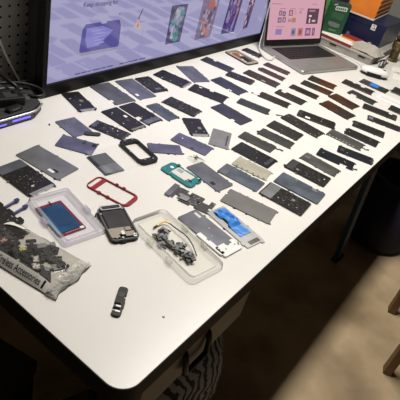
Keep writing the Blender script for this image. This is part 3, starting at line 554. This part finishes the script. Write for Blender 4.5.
for u, v in ((.93,.2),(.95,.4),(.9,.9),(.2,.05),(.1,.9)): prism('screw', rrect(.004,.004,.0018,3), .007, .0094, 'metal', t, 0); LAST[0].location = ((u-.5)*L, (v-.5)*W, 0)
tube('side_wire', [(-L*.36,-W*.5,.004),(-L*.42,-W*.58,.004),(-L*.30,-W*.62,.003)], .0013, 'blackp', t)

# small lone part near the front corner
x, y, a, L, W = Q[78]
t = thing('phone_antenna_part', 'lone small black phone part near the front corner of the table', 'phone part', (x, y, T), a)
prism('body', outline(L*.98, W*.98, .005, (('v0',.58,.66,.010),('v0',.74,.84,.011),('v1',.30,.5,-.001),('v1',.62,.72,.003))), 0, .004, 'blackp', t, .0006)
prism('foil', outline(.010,.010,.001), .004, .0044, 'charcoal', t, 0); LAST[0].location = (-.014, 0, 0)
prism('contact', outline(.003,.008,.0008), .0012, .0046, 'metal', t, 0); LAST[0].location = (.0115, .000, 0)
prism('contact', outline(.003,.008,.0008), .0012, .0046, 'metal', t, 0); LAST[0].location = (.022, .001, 0)

# black piece with two blue ribbons at the left border
t = thing('camera_flex_part', 'black phone part with two indigo ribbons at the left border', 'phone part', (.098, .405, T), R(-88))
prism('body', outline(.075, .050, .005, (('v1',.2,.35,.006),('v1',.6,.8,.004))), 0, .006, 'speck', t, .0006)
for s, dx in ((.0,.0),(.012,.024)):
    tube('ribbon', [(-.016+dx,.022,.004),(-.016+dx,.034,.005),(-.018+dx*1.0,.046,.005)], .0024, 'indigo', t)
    prism('plug', rrect(.007,.010,.002,3), .003, .0075, 'indigo', t, 0); LAST[0].location = (-.018+dx, .05, 0)

# tiny leftovers
def crumb(px, py, s, m, label):
    o = prism('debris_flake', outline(s, s*.6, s*.1, (('v0',.3,.6,s*.2),)), 0, s*.25, m, None, 0); place(o, (px, py, T), random.random()*3); tag(o, label, 'debris')
# ------------------------------------------------------------------ accessory bag
x, y, a, L, W = Q[79]
bx, by = x-.004, y; W -= .008
t = thing('accessory_bag', 'clear plastic bag printed Wireless Accessories, full of phone parts', 'bag', (bx, by, T), a)
def pillow(L, W, nx, ny, hmax, seed):
    bm = bmesh.new(); rnd = random.Random(seed); top = {}; bot = {}
    ph = [(rnd.random()*6, 6+10*rnd.random(), rnd.random()*6, 6+10*rnd.random()) for _ in range(5)]
    for i in range(nx+1):
        for j in range(ny+1):
            s, q = i/nx*2-1, j/ny*2-1
            f = max(0,1-abs(s)**3.5)*max(0,1-abs(q)**3)
            wv = sum(math.sin(k1*s+p1)*math.sin(k2*q+p2) for p1,k1,p2,k2 in ph)/5
            ez = .0012 if max(abs(s),abs(q)) > .999 else .0006
            sc_ = 1+(.022*math.sin(5*q+1)+.012*math.sin(11*q))*max(0,s-.7)/.3
            X, Y = s*L/2*sc_, q*W/2
            top[i,j] = bm.verts.new((X, Y, ez+.0008+hmax*f*(1+.22*wv)+.0020*abs(wv)*(1 if max(abs(s),abs(q)) < .99 else .0)))
            bot[i,j] = bm.verts.new((X, Y, .0003))
    for i in range(nx):
        for j in range(ny):
            bm.faces.new((top[i,j],top[i+1,j],top[i+1,j+1],top[i,j+1])); bm.faces.new((bot[i,j],bot[i,j+1],bot[i+1,j+1],bot[i+1,j]))
    for i in range(nx):
        bm.faces.new((bot[i,0],bot[i+1,0],top[i+1,0],top[i,0])); bm.faces.new((bot[i+1,ny],bot[i,ny],top[i,ny],top[i+1,ny]))
    for j in range(ny):
        bm.faces.new((bot[0,j+1],bot[0,j],top[0,j],top[0,j+1])); bm.faces.new((bot[nx,j],bot[nx,j+1],top[nx,j+1],top[nx,j]))
    return bm
frombm('film', pillow(L, W, 44, 26, .022, 4), 'bagfilm', t, True)
def skin(q, s): return 0.0022+.0225*max(0,1-abs(s)**3.5)*max(0,1-abs(q)**3)*1.1
def strip_on_bag(name, u0, u1, v0, v1, m, lift=.0006, n=14, k=5):
    bm = bmesh.new(); g = {}
    for i in range(n+1):
        for j in range(k+1):
            s = u0+(u1-u0)*i/n; q = v0+(v1-v0)*j/k
            g[i,j] = bm.verts.new((s*L/2, q*W/2, skin(q, s)+lift))
    for i in range(n):
        for j in range(k): bm.faces.new((g[i,j],g[i+1,j],g[i+1,j+1],g[i,j+1]))
    return frombm(name, bm, m, t, True)
bm = bmesh.new(); g = {}; rb = random.Random(8)
for i in range(9):
    for j in range(25):
        s, q = .80+.19*i/8, -.97+1.94*j/24
        k_ = 1 if 0 < i < 8 else .25
        g[i,j] = bm.verts.new((s*L/2+.003*math.sin(5*q+1)*(i/8)+.0012*(rb.random()-.5), q*W/2, skin(q, s)+.0015+k_*(.0035*rb.random()+.004*abs(math.sin(3.2*q+i*.35)))))
for i in range(8):
    for j in range(24): bm.faces.new((g[i,j],g[i+1,j],g[i+1,j+1],g[i,j+1]))
frombm('crinkled_seal', bm, 'sealfilm', t)
strip_on_bag('white_border', -.98, .80, -.99, -.70, 'paper'); strip_on_bag('white_header', -.99, -.45, .55, .98, 'paper')
strip_on_bag('black_bar', .66, .70, -.95, -.73, 'blackp', .0010, 3, 4)
strip_on_bag('black_bar', -.80, -.50, .80, .90, 'blackp', .0010, 6, 3)
tx = text('printed_words', 'Wireless Accessories', .0115, 'blackp', t, .0001)
me = tx.data; wmax = max(v.co.x for v in me.vertices)
for v in me.vertices:
    s = -.42+v.co.x/wmax*1.03; q = -.93+v.co.y/(W/2)*1.05
    v.co = (s*L/2, q*W/2, skin(q, s)+.0011+v.co.z)
ca, sa = math.cos(a), math.sin(a); rnd = random.Random(12)
G3 = 'phone parts inside the clear accessory bag'
bagmats = ['blackp','charcoal','blackp','dgreyp','dgreyp','black','blackp','silver2','dgreyp','blackp']
for k in range(32):
    s = -.74+1.34*((k*7)%32)/31; q = -.46+1.14*rnd.random(); w, h = .018+.024*rnd.random(), .010+.014*rnd.random()
    mt = bagmats[k%10]
    if k == 5: mt = 'pink'
    if k == 11: mt = 'yellow'
    if k in (8, 17, 20): mt = 'offwhite'; 
    if k in (8, 17, 20, 5, 11): w, h = .011, .008
    zz = .0012+.0032*(k%3)*(1-abs(q))*(1-abs(s)**2)
    o = prism('phone_spare_part', outline(w, h, .0012, (('v0',.2,.4,h*.35),('u1',.4,.7,w*.2),('v1',.6,.8,h*.3))), 0, .0035, mt, None, .0004)
    px, py = s*L/2, q*W/2; place(o, (bx+px*ca-py*sa, by+px*sa+py*ca, T+zz), rnd.random()*6.28)
    lab = {'pink':'small pink foil piece inside the accessory bag','yellow':'small yellow foil piece inside the accessory bag','offwhite':'small white part inside the accessory bag'}.get(mt, 'small dark phone part inside the accessory bag')
    tag(o, lab, 'phone part', None if mt in ('pink','yellow') else (G3 if mt != 'offwhite' else 'white parts inside the accessory bag'))
crumb(.385, .620, .006, 'blackp', 'dark crumb on the table in front of the router'); crumb(.150, .055, .004, 'blackp', 'tiny dark fleck on the bare table near the front corner')

# ------------------------------------------------------------------ router and cables at the left
t = thing('router', 'flat black router with a silver rim and a glowing violet front strip', 'router', (.28, .66, T))
op = [(-.20,0),(.095,0),(.132,.022),(.152,.082),(.152,.140),(-.20,.140)]
prism('body', op, .002, .020, 'blackp', t, .003)
prism('top_cover', [(px*.985, .006+py*.94) for px, py in op], .020, .024, 'dgreyp', t, .0015)
for px, py in ((-.15,.02),(.10,.03),(.10,.12),(-.15,.12)): prism('rubber_foot', rrect(.012,.012,.005,4), 0, .0022, 'blackp', t, 0); LAST[0].location = (px, py, 0)
tube('silver_rim', [(-.20,-.001,.0205),(.05,-.001,.0205),(.094,-.001,.0205),(.112,.009,.0205),(.132,.021,.0205)], .0028, 'metal', t)
M['led'] = mat('violet_light', (.05,.05,.3), .3, 0, .5, (.16,.12,1.0), 1.6)
M['frontp'] = mat('smoky_front', (.07,.07,.085), .25)
box('front_panel', -.20, .090, -.002, .002, .004, .017, 'frontp', t, .0008)
prism('light_strip', rrect(.050,.0045,.002,4), 0, .0012, 'led', t, 0); o = LAST[0]; o.rotation_euler = (R(90),0,0); o.location = (.055, -.0018, .0115)
prism('light_strip', rrect(.030,.003,.0014,4), 0, .0012, 'led', t, 0); o = LAST[0]; o.rotation_euler = (R(90),0,0); o.location = (.0, -.0018, .0085)
t = thing('power_adapter', 'black plug adapter lying on top of the router', 'adapter', (.345, .715, T+.024), R(-15))
box('case', -.035, .03, -.022, .022, 0, .022, 'blackp', t, .004); box('label_plate', -.015, .015, -.015, .012, .022, .0224, 'dgreyp', t); box('prong', .03, .045, -.008, -.005, .008, .014, 'metal', t); box('prong', .03, .045, .005, .008, .008, .014, 'metal', t)
tag(tube('power_cable', [(.20,.80,T+.16),(.30,.78,T+.115),(.352,.765,T+.078),(.372,.755,T+.055),(.385,.74,T+.044),(.372,.72,T+.040),(.352,.716,T+.048)], .0055, 'blackp'), 'thick black cable running down to the adapter on the router', 'cable')
tag(tube('looped_cable', [(.30,.775,T+.042),(.36,.775,T+.046),(.41,.765,T+.040),(.447,.735,T+.032),(.440,.705,T+.028),(.415,.700,T+.028),(.385,.74,T+.028),(.33,.765,T+.028)], .0045, 'blackp'), 'black cable looped at the right end of the router', 'cable')
tag(tube('white_cable', [(.365,.832,T+.29),(.372,.832,T+.21),(.385,.830,T+.16),(.405,.825,T+.10),(.432,.815,T+.045),(.452,.805,T+.0),(.455,.79,T+.004)], .0032, 'white'), 'thin pale cable hanging down the pegboard left of the monitor', 'cable')
tag(tube('grey_cable', [(.22,.74,T+.045),(.29,.735,T+.050),(.33,.745,T+.048),(.375,.765,T+.034),(.41,.755,T+.0265)], .0028, 'greyp'), 'thin grey cable lying across the top of the router', 'cable')
t = thing('cable_plug', 'black plug with a silver line standing on the router front', 'plug', (.330, .680, T+.024), R(8))
box('plug_body', -.02, .02, -.008, .008, 0, .010, 'blackp', t, .002); box('silver_line', -.012, .012, -.0085, -.0075, .006, .0075, 'metal', t)

# ------------------------------------------------------------------ laptop
LW, LD, LA = .357, .236, R(-15.8)
t = thing('laptop', 'open silver laptop with black keyboard showing a pink shopping page', 'laptop', (1.424, .450, T), LA)
prism('base', rrect(LW, LD, .012, 6, LW/2, LD/2), .001, .014, 'alu', t, .002)
kb = prism('keyboard', rrect(.292, .108, .004, 4, LW/2, .157), .014, .0146, 'blackp', t, 0)
for r_ in range(6):
    n = 14 if r_ < 5 else 10
    for c_ in range(n):
        kw = .288/n
        if r_ == 5 and c_ in (4,5,6,7): 
            if c_ > 4: continue
            w_ = kw*4
        else: w_ = kw
        x0 = LW/2-.144+kw*c_; y0 = .157+.052-.0175*(r_+1)+.0005
        if len(kb.children) < 84: prism('key', [(x0+.001,y0),(x0+w_-.001,y0),(x0+w_-.001,y0+.0150),(x0+.001,y0+.0150)], .0146, .0158, 'key', kb, 0)
prism('trackpad', rrect(.110, .076, .004, 4, LW/2, .052), .014, .0142, panelmat('trackpad_alu', (.38,.38,.37), .4, .6, .03), t, 0)
for px in (.03, LW-.03):
    for py in (.03, LD-.03): prism('rubber_foot', rrect(.014,.014,.006,4,px,py), 0, .0012, 'blackp', t, 0)
hb = box('hinge', .04, LW-.04, LD-.010, LD+.002, .010, .017, 'blackp', t, .002)
lid = prism('lid', rrect(LW, .238, .010, 6, LW/2, .119), 0, .006, 'alu', t, .001)
lid.location = (0, LD-.004, .0145); lid.rotation_euler = (R(74),0,0)
# lid local z faces the user
prism('screen_bezel', rrect(LW-.003, .235, .009, 6, LW/2, .119), .006, .0068, 'blackp', lid, 0)
ps = prism('display', [(.013,.024),(LW-.013,.024),(LW-.013,.226),(.013,.226)], .0068, .0074, 'lapscreen', lid, 0)
def lap_poly(name, x0, z0, x1, z1, col, dz=0.):
    x0 -= .020; x1 -= .020
    prism(name, [(x0,z0),(x1,z0),(x1,z1),(x0,z1)], .0074, .0077+dz, emis(name, col, .95, .15), ps, 0)
for (a_, b_, c_, d_), cols in (((.088,.116,.105,.135),0),((.109,.114,.126,.132),1),((.146,.116,.169,.137),0),((.084,.089,.106,.109),1),((.112,.090,.130,.110),0)):
    lap_poly('phone_thumbnail', a_, b_, c_, d_, ((.20,.08,.14),(.14,.10,.2))[cols]); lap_poly('thumbnail_middle', a_+.005, b_+.003, c_-.005, d_-.004, ((.6,.3,.4),(.35,.28,.42))[cols], .0001)
lap_poly('phone_thumbnail', .182, .119, .190, .135, (.55,.30,.32)); lap_poly('phone_thumbnail', .210, .125, .222, .135, (.45,.2,.28)); lap_poly('phone_thumbnail', .144, .092, .165, .103, (.45,.22,.22)); lap_poly('phone_thumbnail', .168, .090, .192, .108, (.40,.22,.14))
lap_poly('dark_picture', .259, .084, .334, .145, (.10,.05,.075)); lap_poly('picture_detail', .270, .132, .310, .140, (.35,.2,.26), .0001); lap_poly('picture_detail', .272, .112, .290, .119, (.8,.6,.65), .0001); lap_poly('picture_detail', .275, .088, .284, .106, (.7,.5,.55), .0001); lap_poly('picture_detail', .296, .092, .318, .100, (.65,.45,.5), .0001)
lap_poly('phone_thumbnail', .078, .043, .115, .065, (.28,.20,.42)); lap_poly('phone_thumbnail', .132, .054, .143, .067, (.6,.36,.34))
for a_, b_, col, c2 in ((.171,.200,(.30,.25,.36),(.12,.10,.16)), (.214,.244,(.55,.16,.14),(.2,.10,.16)), (.261,.296,(.22,.10,.24),(.5,.25,.34)), (.306,.324,(.25,.10,.16),(.45,.3,.4))):
    lap_poly('phone_thumbnail', a_, .036, b_, .068, col); lap_poly('thumbnail_middle', a_+.007, .044, b_-.007, .060, c2, .0001)
for x0, x1, z in ((.09,.125,.141),(.15,.185,.141),(.205,.235,.141),(.285,.315,.161),(.078,.13,.072),(.04,.10,.158)): lap_poly('text_line', x0, z, x1, z+.0022, (.35,.14,.22))
tag(tube('charging_cable', [(1.482,.70,T+.75),(1.488,.70,T+.186),(1.500,.695,T+.07),(1.478,.685,T+.012),(1.462,.668,T+.004),(1.430,.640,T+.0035),(1.402,.605,T+.0035),(1.412,.585,T+.0035),(1.440,.590,T+.006),(1.4585,.596,T+.008)], .0026, 'offwhite'), 'white charging cable hanging in front of the monitor and plugged into the laptop', 'cable')

# ------------------------------------------------------------------ things at the far right end of the table
t = thing('cardboard_tray', 'long flat grey cardboard box with dark slots behind the laptop', 'box', (1.884, .345, T), R(1.5))
box('box_body', 0, .40, 0, .29, 0, .030, 'card', t, .002)
box('box_lid', -.002, .402, -.002, .292, .026, .033, 'card', t, .001)
for y0 in (.03, .17): box('slot', -.0028, .001, y0, y0+.032, .019, .0245, 'blackp', t)
ZT = T+.0332
def book(name, x0, x1, y0, y1, z0, h, cov, label, rot=0, cat='booklet', spine=None):
    t = thing(name, label, cat, ((x0+x1)/2, (y0+y1)/2, z0), rot); hx, hy = (x1-x0)/2, (y1-y0)/2
    box('cover', -hx, hx, -hy, hy, 0, .0022, cov, t); box('cover', -hx, hx, -hy, hy, h-.0022, h, cov, t); box('pages', -hx+.0015, hx-.001, -hy+.0015, hy-.0015, .0022, h-.0022, 'paper', t); box('spine', -hx-.0008, -hx+.0015, -hy, hy, 0, h, spine or cov, t)
    return t
book('booklet', 1.892, 2.00, .455, .627, ZT, .012, 'paper', 'pale booklet with a red spine lying on the grey cardboard box', spine='redp')
book('booklet', 1.955, 2.025, .455, .535, ZT+.0122, .007, 'redp', 'small dark red booklet with an orange spine tucked against the dark navy box', spine='orangep')
# green box, upright
t = thing('green_box', 'upright dark green printed box between the laptop and the dark blue box', 'box', (1.925, .624, ZT+.0122), R(-61))
gw, gh, gd = .092, .132, .045
box('carton', 0, gw, 0, gd, 0, gh, 'greencard', t, .0015)
box('top_flap', .001, gw-.001, .001, gd-.001, gh, gh+.0012, 'dgreyp', t)
def onface(name, x0, x1, z0, z1, m, par=t, y=-.0006, lift=.0008): return box(name, x0, x1, y-lift+.0004, .001, z0, z1, m, par)
def slant(name, x0, x1, z0, z1, sh, m, par, y0=-.0009):
    bm = bmesh.new(); p = [(x0,z0),(x1,z0+sh),(x1,z1+sh),(x0,z1)]
    f = [bm.verts.new((x,y0,z)) for x,z in p]; g = [bm.verts.new((x,.0005,z)) for x,z in p]
    bm.faces.new(f); bm.faces.new(g[::-1])
    for i in range(4): bm.faces.new((f[i],f[(i+1)%4],g[(i+1)%4],g[i]))
    return frombm(name, bm, m, par)
slant('title_patch', .026, .078, .100, .118, .004, 'offwhite', t)
for k in range(5): slant('title_stroke', .030+.009*k, .036+.009*k, .104+.0007*k, .113+.0007*k, .001, 'greencard', t, -.0013)
slant('pale_print', .020, .075, .064, .092, .0, mat('green_grey_print', (.035,.10,.05), .5), t)
slant('picture_print', .018, .070, .034, .050, -.004, 'greyp', t); slant('picture_print', .026, .060, .030, .038, -.002, 'silver2', t, -.0013)
slant('small_print', .030, .062, .012, .017, 0, 'lime', t); slant('arc_print', .016, .030, .118, .122, .006, 'offwhite', t)
# light green box sliver behind
t = thing('carton', 'pale green carton edge behind the upright dark green box', 'box', (1.955, .700, T), R(-61))
box('carton_body', -.012, .07, 0, .03, 0, .215, 'lime', t, .001); box('carton_flap', -.012, .07, 0, .03, .215, .2165, 'greencard', t)
# dark blue box
t = thing('navy_box', 'dark navy box with a white square label under the orange box', 'box', (2.055, .385, ZT), R(0))
bw_, bd_, bh_ = .19, .27, .104
box('carton', 0, bd_, 0, bw_, 0, bh_-.012, 'navycard', t, .0015); box('lid', -.0015, bd_+.0015, -.0015, bw_+.0015, bh_-.026, bh_, 'navycard', t, .0015)
def onx(name, y0, y1, z0, z1, m, x=-.0022): return box(name, x, .0005, y0, y1, z0, z1, m, t)
onx('label_sticker', .044, .066, .068, .093, 'white', -.0026); 
for y0, y1, z0, z1 in ((.047,.053,.073,.082),(.056,.063,.073,.077),(.050,.060,.086,.090)): onx('label_mark', y0, y1, z0, z1, 'greyp', -.0030)
onx('small_sticker', .150, .164, .006, .022, 'greyp', -.0026)
for k in range(4): onx('printed_mark', .045+.011*k, .051+.011*k, .004, .008, 'offwhite', -.0026)
# orange box on top
t = thing('orange_box', 'bright orange box with a brown printed side on top of the dark navy box', 'box', (2.057, .455, ZT+bh_), R(4))
box('carton', 0, .26, 0, .13, .006, .115, 'brownside', t, .001); box('orange_panel', -.0015, .001, -.001, .131, .004, .116, 'orange', t); box('base_rim', -.003, .263, -.003, .133, 0, .007, 'offwhite', t, .001); box('top_lid', -.002, .262, -.002, .132, .112, .122, 'orange', t, .001)
for k in range(4): box('printed_stripe', .01, .25, -.0018, .0, .02+.022*k, .026+.022*k, 'orangep', t)
# black case behind
t = thing('black_case', 'black case standing behind the green and orange boxes', 'case', (2.13, .690, T), R(0))
box('case_body', 0, .22, .0, .13, 0, .30, 'blackp', t, .008); box('case_latch', .03, .05, -.004, .002, .17, .20, 'dmetal', t, .001); box('case_handle', .08, .14, .04, .06, .30, .318, 'dgreyp', t, .004)
# brass fitting
t = thing('brass_fitting', 'aged brass fitting standing at the near end of the grey box, beside the navy box', 'fitting', (2.10, .313, T))
lathe('barrel', [(0,0),(.022,0),(.023,.004),(.020,.008),(.018,.012),(.018,.046),(.022,.050),(.022,.056),(0,.056)], 'brass', t)
lathe('hex_nut', [(0,.056),(.024,.056),(.026,.060),(.026,.078),(.024,.082),(0,.082)], 'brass', t, 6)
t.scale = (1.08,1.08,1.12)
lathe('neck', [(0,.082),(.017,.082),(.017,.088),(.022,.092),(.022,.098),(.015,.101),(.014,.090),(0,.090)], 'brass', t)
# crumpled papers on the box
t = thing('crumpled_paper', 'crumpled white paper lying on the grey box in front of the dark navy box', 'paper', (1.945, .405, ZT), R(85))
crumple('sheet', .15, .085, 6, 'crumpled', t, .001, .036, 31)
# cable bundle
t = thing('cable_bundle', 'bundled pale cables at the near end of the grey cardboard box', 'cable', (1.955, .312, T), R(8))
for k in range(5): tube('cable_strand', [(-.055+.004*k,.010-.005*k,.005+.004*k),(-.02,.014-.006*k,.010+.0045*k),(.03,.013-.005*k,.010+.0045*k),(.075,.004-.004*k,.006+.004*k)], .0036, ('offwhite','greyp','offwhite','dgreyp','tan')[k], t)
tube('tie', [(.0,.020,.010),(.0,.0,.034),(.0,-.016,.018),(.0,.0,.004),(.0,.020,.010)], .003, 'blackp', t)
# mouse: white shell over a dark underside
t = thing('computer_mouse', 'white computer mouse with a dark side behind the blue taped black panel', 'mouse', (1.778, .287, T), R(-63))
def mring(z, f, sx=1., sy=1.): return [(.060*sx*math.copysign(abs(math.cos(2*math.pi*k/28))**.8, math.cos(2*math.pi*k/28))*f, .031*sy*math.copysign(abs(math.sin(2*math.pi*k/28))**.8, math.sin(2*math.pi*k/28))*f, z) for k in range(28)]
loft('base', [mring(.001,.86), mring(.003,.9), mring(.014,.93), mring(.016,.90)], 'blackp', t)
loft('shell', [mring(.012,.98), mring(.016,1.), mring(.022,.97), mring(.028,.84), mring(.032,.6), mring(.034,.3)], 'white', t)
prism('scroll_wheel', rrect(.012,.005,.002,4,.034,0), .028, .0345, 'dgreyp', t, .0005)
prism('side_grip', rrect(.060,.006,.0028,5,-.005,-.0285), .006, .0185, 'blackp', t, .0006)
tag(tube('mouse_cable', [(1.820,.515,T+.010),(1.830,.500,T+.009),(1.852,.470,T+.004),(1.862,.440,T+.003),(1.858,.40,T+.003),(1.835,.37,T+.003),(1.812,.352,T+.004),(1.806,.342,T+.008),(1.803,.336,T+.012)], .0024, 'white'), 'white cable curving from the laptop side to the white mouse', 'cable')
# white card with a star mark
t = thing('white_card', 'white card with a small black star mark at the right border', 'card', (1.935, .205, T), R(18))
prism('card_sheet', [(-.085,-.05),(.10,-.05),(.10,.045),(-.085,.045)], 0, .003, 'paper', t, .0004)
for an in (90, 210, 330, 20): 
    prism('mark_stroke', [(0,-.002),(.022,-.0012),(.022,.0012),(0,.002)], .003, .0033, 'blackp', t, 0); o = LAST[0]; o.location = (.014,.022,0); o.rotation_euler = (0,0,R(an+12))

# ------------------------------------------------------------------ on and above the floor
# stool, only two legs reach into the photo
p0, p1 = Vector((1.152,-.352)), Vector((1.470,-.262)); d = p1-p0; nrm = Vector((d.y,-d.x))
t = thing('wooden_stool', 'wooden stool whose square legs stand on the concrete floor at the right border', 'stool', ((p0.x+p1.x+nrm.x)/2, (p0.y+p1.y+nrm.y)/2, 0), math.atan2(d.y, d.x))
hs = d.length/2
for sx in (-1, 1):
    for sy in (-1, 1): box('leg', sx*hs-.019, sx*hs+.019, sy*hs-.015, sy*hs+.015, 0, .43, 'wood', t, .003)
box('seat', -hs-.04, hs+.04, -hs-.04, hs+.04, .43, .46, 'wood', t, .008)
for sx in (-1, 1): box('stretcher', sx*hs-.010, sx*hs+.010, -hs, hs, .20, .23, 'wood', t, .002)
for sy in (-1, 1): box('stretcher', -hs, hs, sy*hs-.010, sy*hs+.010, .26, .29, 'wood', t, .002)
# navy bin
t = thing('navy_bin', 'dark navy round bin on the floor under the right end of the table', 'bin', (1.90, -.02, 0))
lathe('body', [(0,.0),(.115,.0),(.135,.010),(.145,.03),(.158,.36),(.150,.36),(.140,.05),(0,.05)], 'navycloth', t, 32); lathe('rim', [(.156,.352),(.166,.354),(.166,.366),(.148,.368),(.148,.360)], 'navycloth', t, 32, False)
t = thing('plastic_sack', 'dark green plastic sack behind the navy bin under the table', 'sack', (2.15, .42, 0))
loft('sack_body', [[(f*(.15+.02*math.sin(5*q+z*9))*math.cos(q), f*(.14+.02*math.cos(4*q+z*7))*math.sin(q), z) for q in [2*math.pi*k/28 for k in range(28)]] for f, z in ((.85,0),(1.05,.06),(1.1,.2),(1.,.32),(.7,.42),(.25,.47),(.3,.52))], 'darkgreen', t); tube('sack_tie', [(.035,0,.472),(0,.035,.472),(-.035,0,.472),(0,-.035,.472),(.035,0,.472)], .006, 'blackp', t)
# dark blue leaning board
t = thing('blue_board', 'dark blue board leaning under the right half of the table', 'board', (1.585, .045, 0))
mx = Matrix(((1,0,-.44,0),(0,1,0,0),(0,0,1,0),(0,0,0,1)))
box('plank', -.032, .032, -.010, .010, 0, .70, 'legblue', t, .002, mx)
box('foot_block', -.04, .04, -.016, .016, 0, .012, 'blackp', t, .002)
# patterned bag below the drawer
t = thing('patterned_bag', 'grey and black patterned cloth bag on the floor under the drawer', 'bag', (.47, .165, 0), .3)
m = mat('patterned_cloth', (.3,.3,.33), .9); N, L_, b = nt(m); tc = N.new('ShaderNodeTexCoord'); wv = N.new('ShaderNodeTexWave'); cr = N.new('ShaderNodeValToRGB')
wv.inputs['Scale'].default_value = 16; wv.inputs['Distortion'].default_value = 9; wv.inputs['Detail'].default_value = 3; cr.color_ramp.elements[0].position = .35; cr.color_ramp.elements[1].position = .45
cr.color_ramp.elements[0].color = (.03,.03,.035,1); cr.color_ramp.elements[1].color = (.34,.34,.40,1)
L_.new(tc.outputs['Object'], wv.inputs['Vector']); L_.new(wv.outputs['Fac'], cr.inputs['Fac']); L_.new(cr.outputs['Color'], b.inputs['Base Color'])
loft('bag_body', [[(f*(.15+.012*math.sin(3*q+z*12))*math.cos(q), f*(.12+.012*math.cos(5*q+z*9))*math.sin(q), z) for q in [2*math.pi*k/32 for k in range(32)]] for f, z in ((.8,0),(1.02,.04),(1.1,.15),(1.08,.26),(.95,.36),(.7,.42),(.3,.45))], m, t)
tube('bag_handle', [(-.06,0,.435),(-.05,0,.50),(0,0,.53),(.05,0,.50),(.06,0,.435)], .008, 'blackp', t)
# dim boxes under the left end of the table
def carton(x, y, rz, w, d_, h, m, label):
    t = thing('storage_box', label, 'box', (x, y, 0), rz)
    box('box_body', -w/2, w/2, -d_/2, d_/2, 0, h-.03, m, t, .003); box('box_lid', -w/2-.004, w/2+.004, -d_/2-.004, d_/2+.004, h-.05, h, m, t, .003); box('tape_strip', -.02, .02, -d_/2-.0045, d_/2+.0045, h, h+.0008, 'dgreyp', t)
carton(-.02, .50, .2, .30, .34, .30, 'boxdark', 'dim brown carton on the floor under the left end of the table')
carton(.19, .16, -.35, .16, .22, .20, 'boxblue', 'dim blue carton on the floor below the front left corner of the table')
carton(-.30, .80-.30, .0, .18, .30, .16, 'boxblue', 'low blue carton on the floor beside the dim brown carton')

# ------------------------------------------------------------------ light
lx_, ly_ = 1.08, .27
t = thing('ceiling_lamp', 'long shop tube lamp hanging from the ceiling above the table', 'lamp', (lx_, ly_, 2.30))
loft('lamp_shade', [[(x, y, z) for y, z in ((-.11,.0),(-.10,.05),(-.04,.08),(.04,.08),(.10,.05),(.11,.0),(.105,.0),(.096,.046),(.038,.074),(-.038,.074),(-.096,.046),(-.105,.0))] for x in (-.62,.62)], 'dmetal', t, smooth=False)
for x in (-.4,.4): tube('lamp_cord', [(x,0,.08),(x,0,.18),(x,0,.30)], .004, 'blackp', t)
ld = bpy.data.lights.new('lamp_light', 'AREA'); ld.shape = 'RECTANGLE'; ld.size = 1.05; ld.size_y = .17; ld.energy = 41; ld.color = (1.0,.95,.875)
lo = bpy.data.objects.new('lamp_light', ld); C.objects.link(lo); lo.parent = t; lo.location = (0,0,.04)
w = bpy.data.worlds.new('World'); bpy.context.scene.world = w; w.use_nodes = True
w.node_tree.nodes['Background'].inputs[0].default_value = (.55,.57,.62,1); w.node_tree.nodes['Background'].inputs[1].default_value = .012

# ------------------------------------------------------------------ camera
cd = bpy.data.cameras.new('camera'); co = bpy.data.objects.new('camera', cd); C.objects.link(co)
cd.sensor_width = 36; cd.lens = 36*500.34/400; cd.clip_start = .02
Rm = Matrix(CAMR)                     # rows: image right, image down, view direction, in world axes
right, down, fwd = Rm[0], Rm[1], Rm[2]
mw = Matrix.Identity(4)
for r_ in range(3): mw[r_][0] = right[r_]; mw[r_][1] = -down[r_]; mw[r_][2] = -fwd[r_]; mw[r_][3] = CAM[r_]
co.matrix_world = mw
sc_ = bpy.context.scene; sc_.camera = co
sc_.view_settings.view_transform = 'Standard'; sc_.view_settings.look = 'None'; sc_.view_settings.exposure = 0; sc_.view_settings.gamma = 1; sc_.view_settings.use_curve_mapping = False
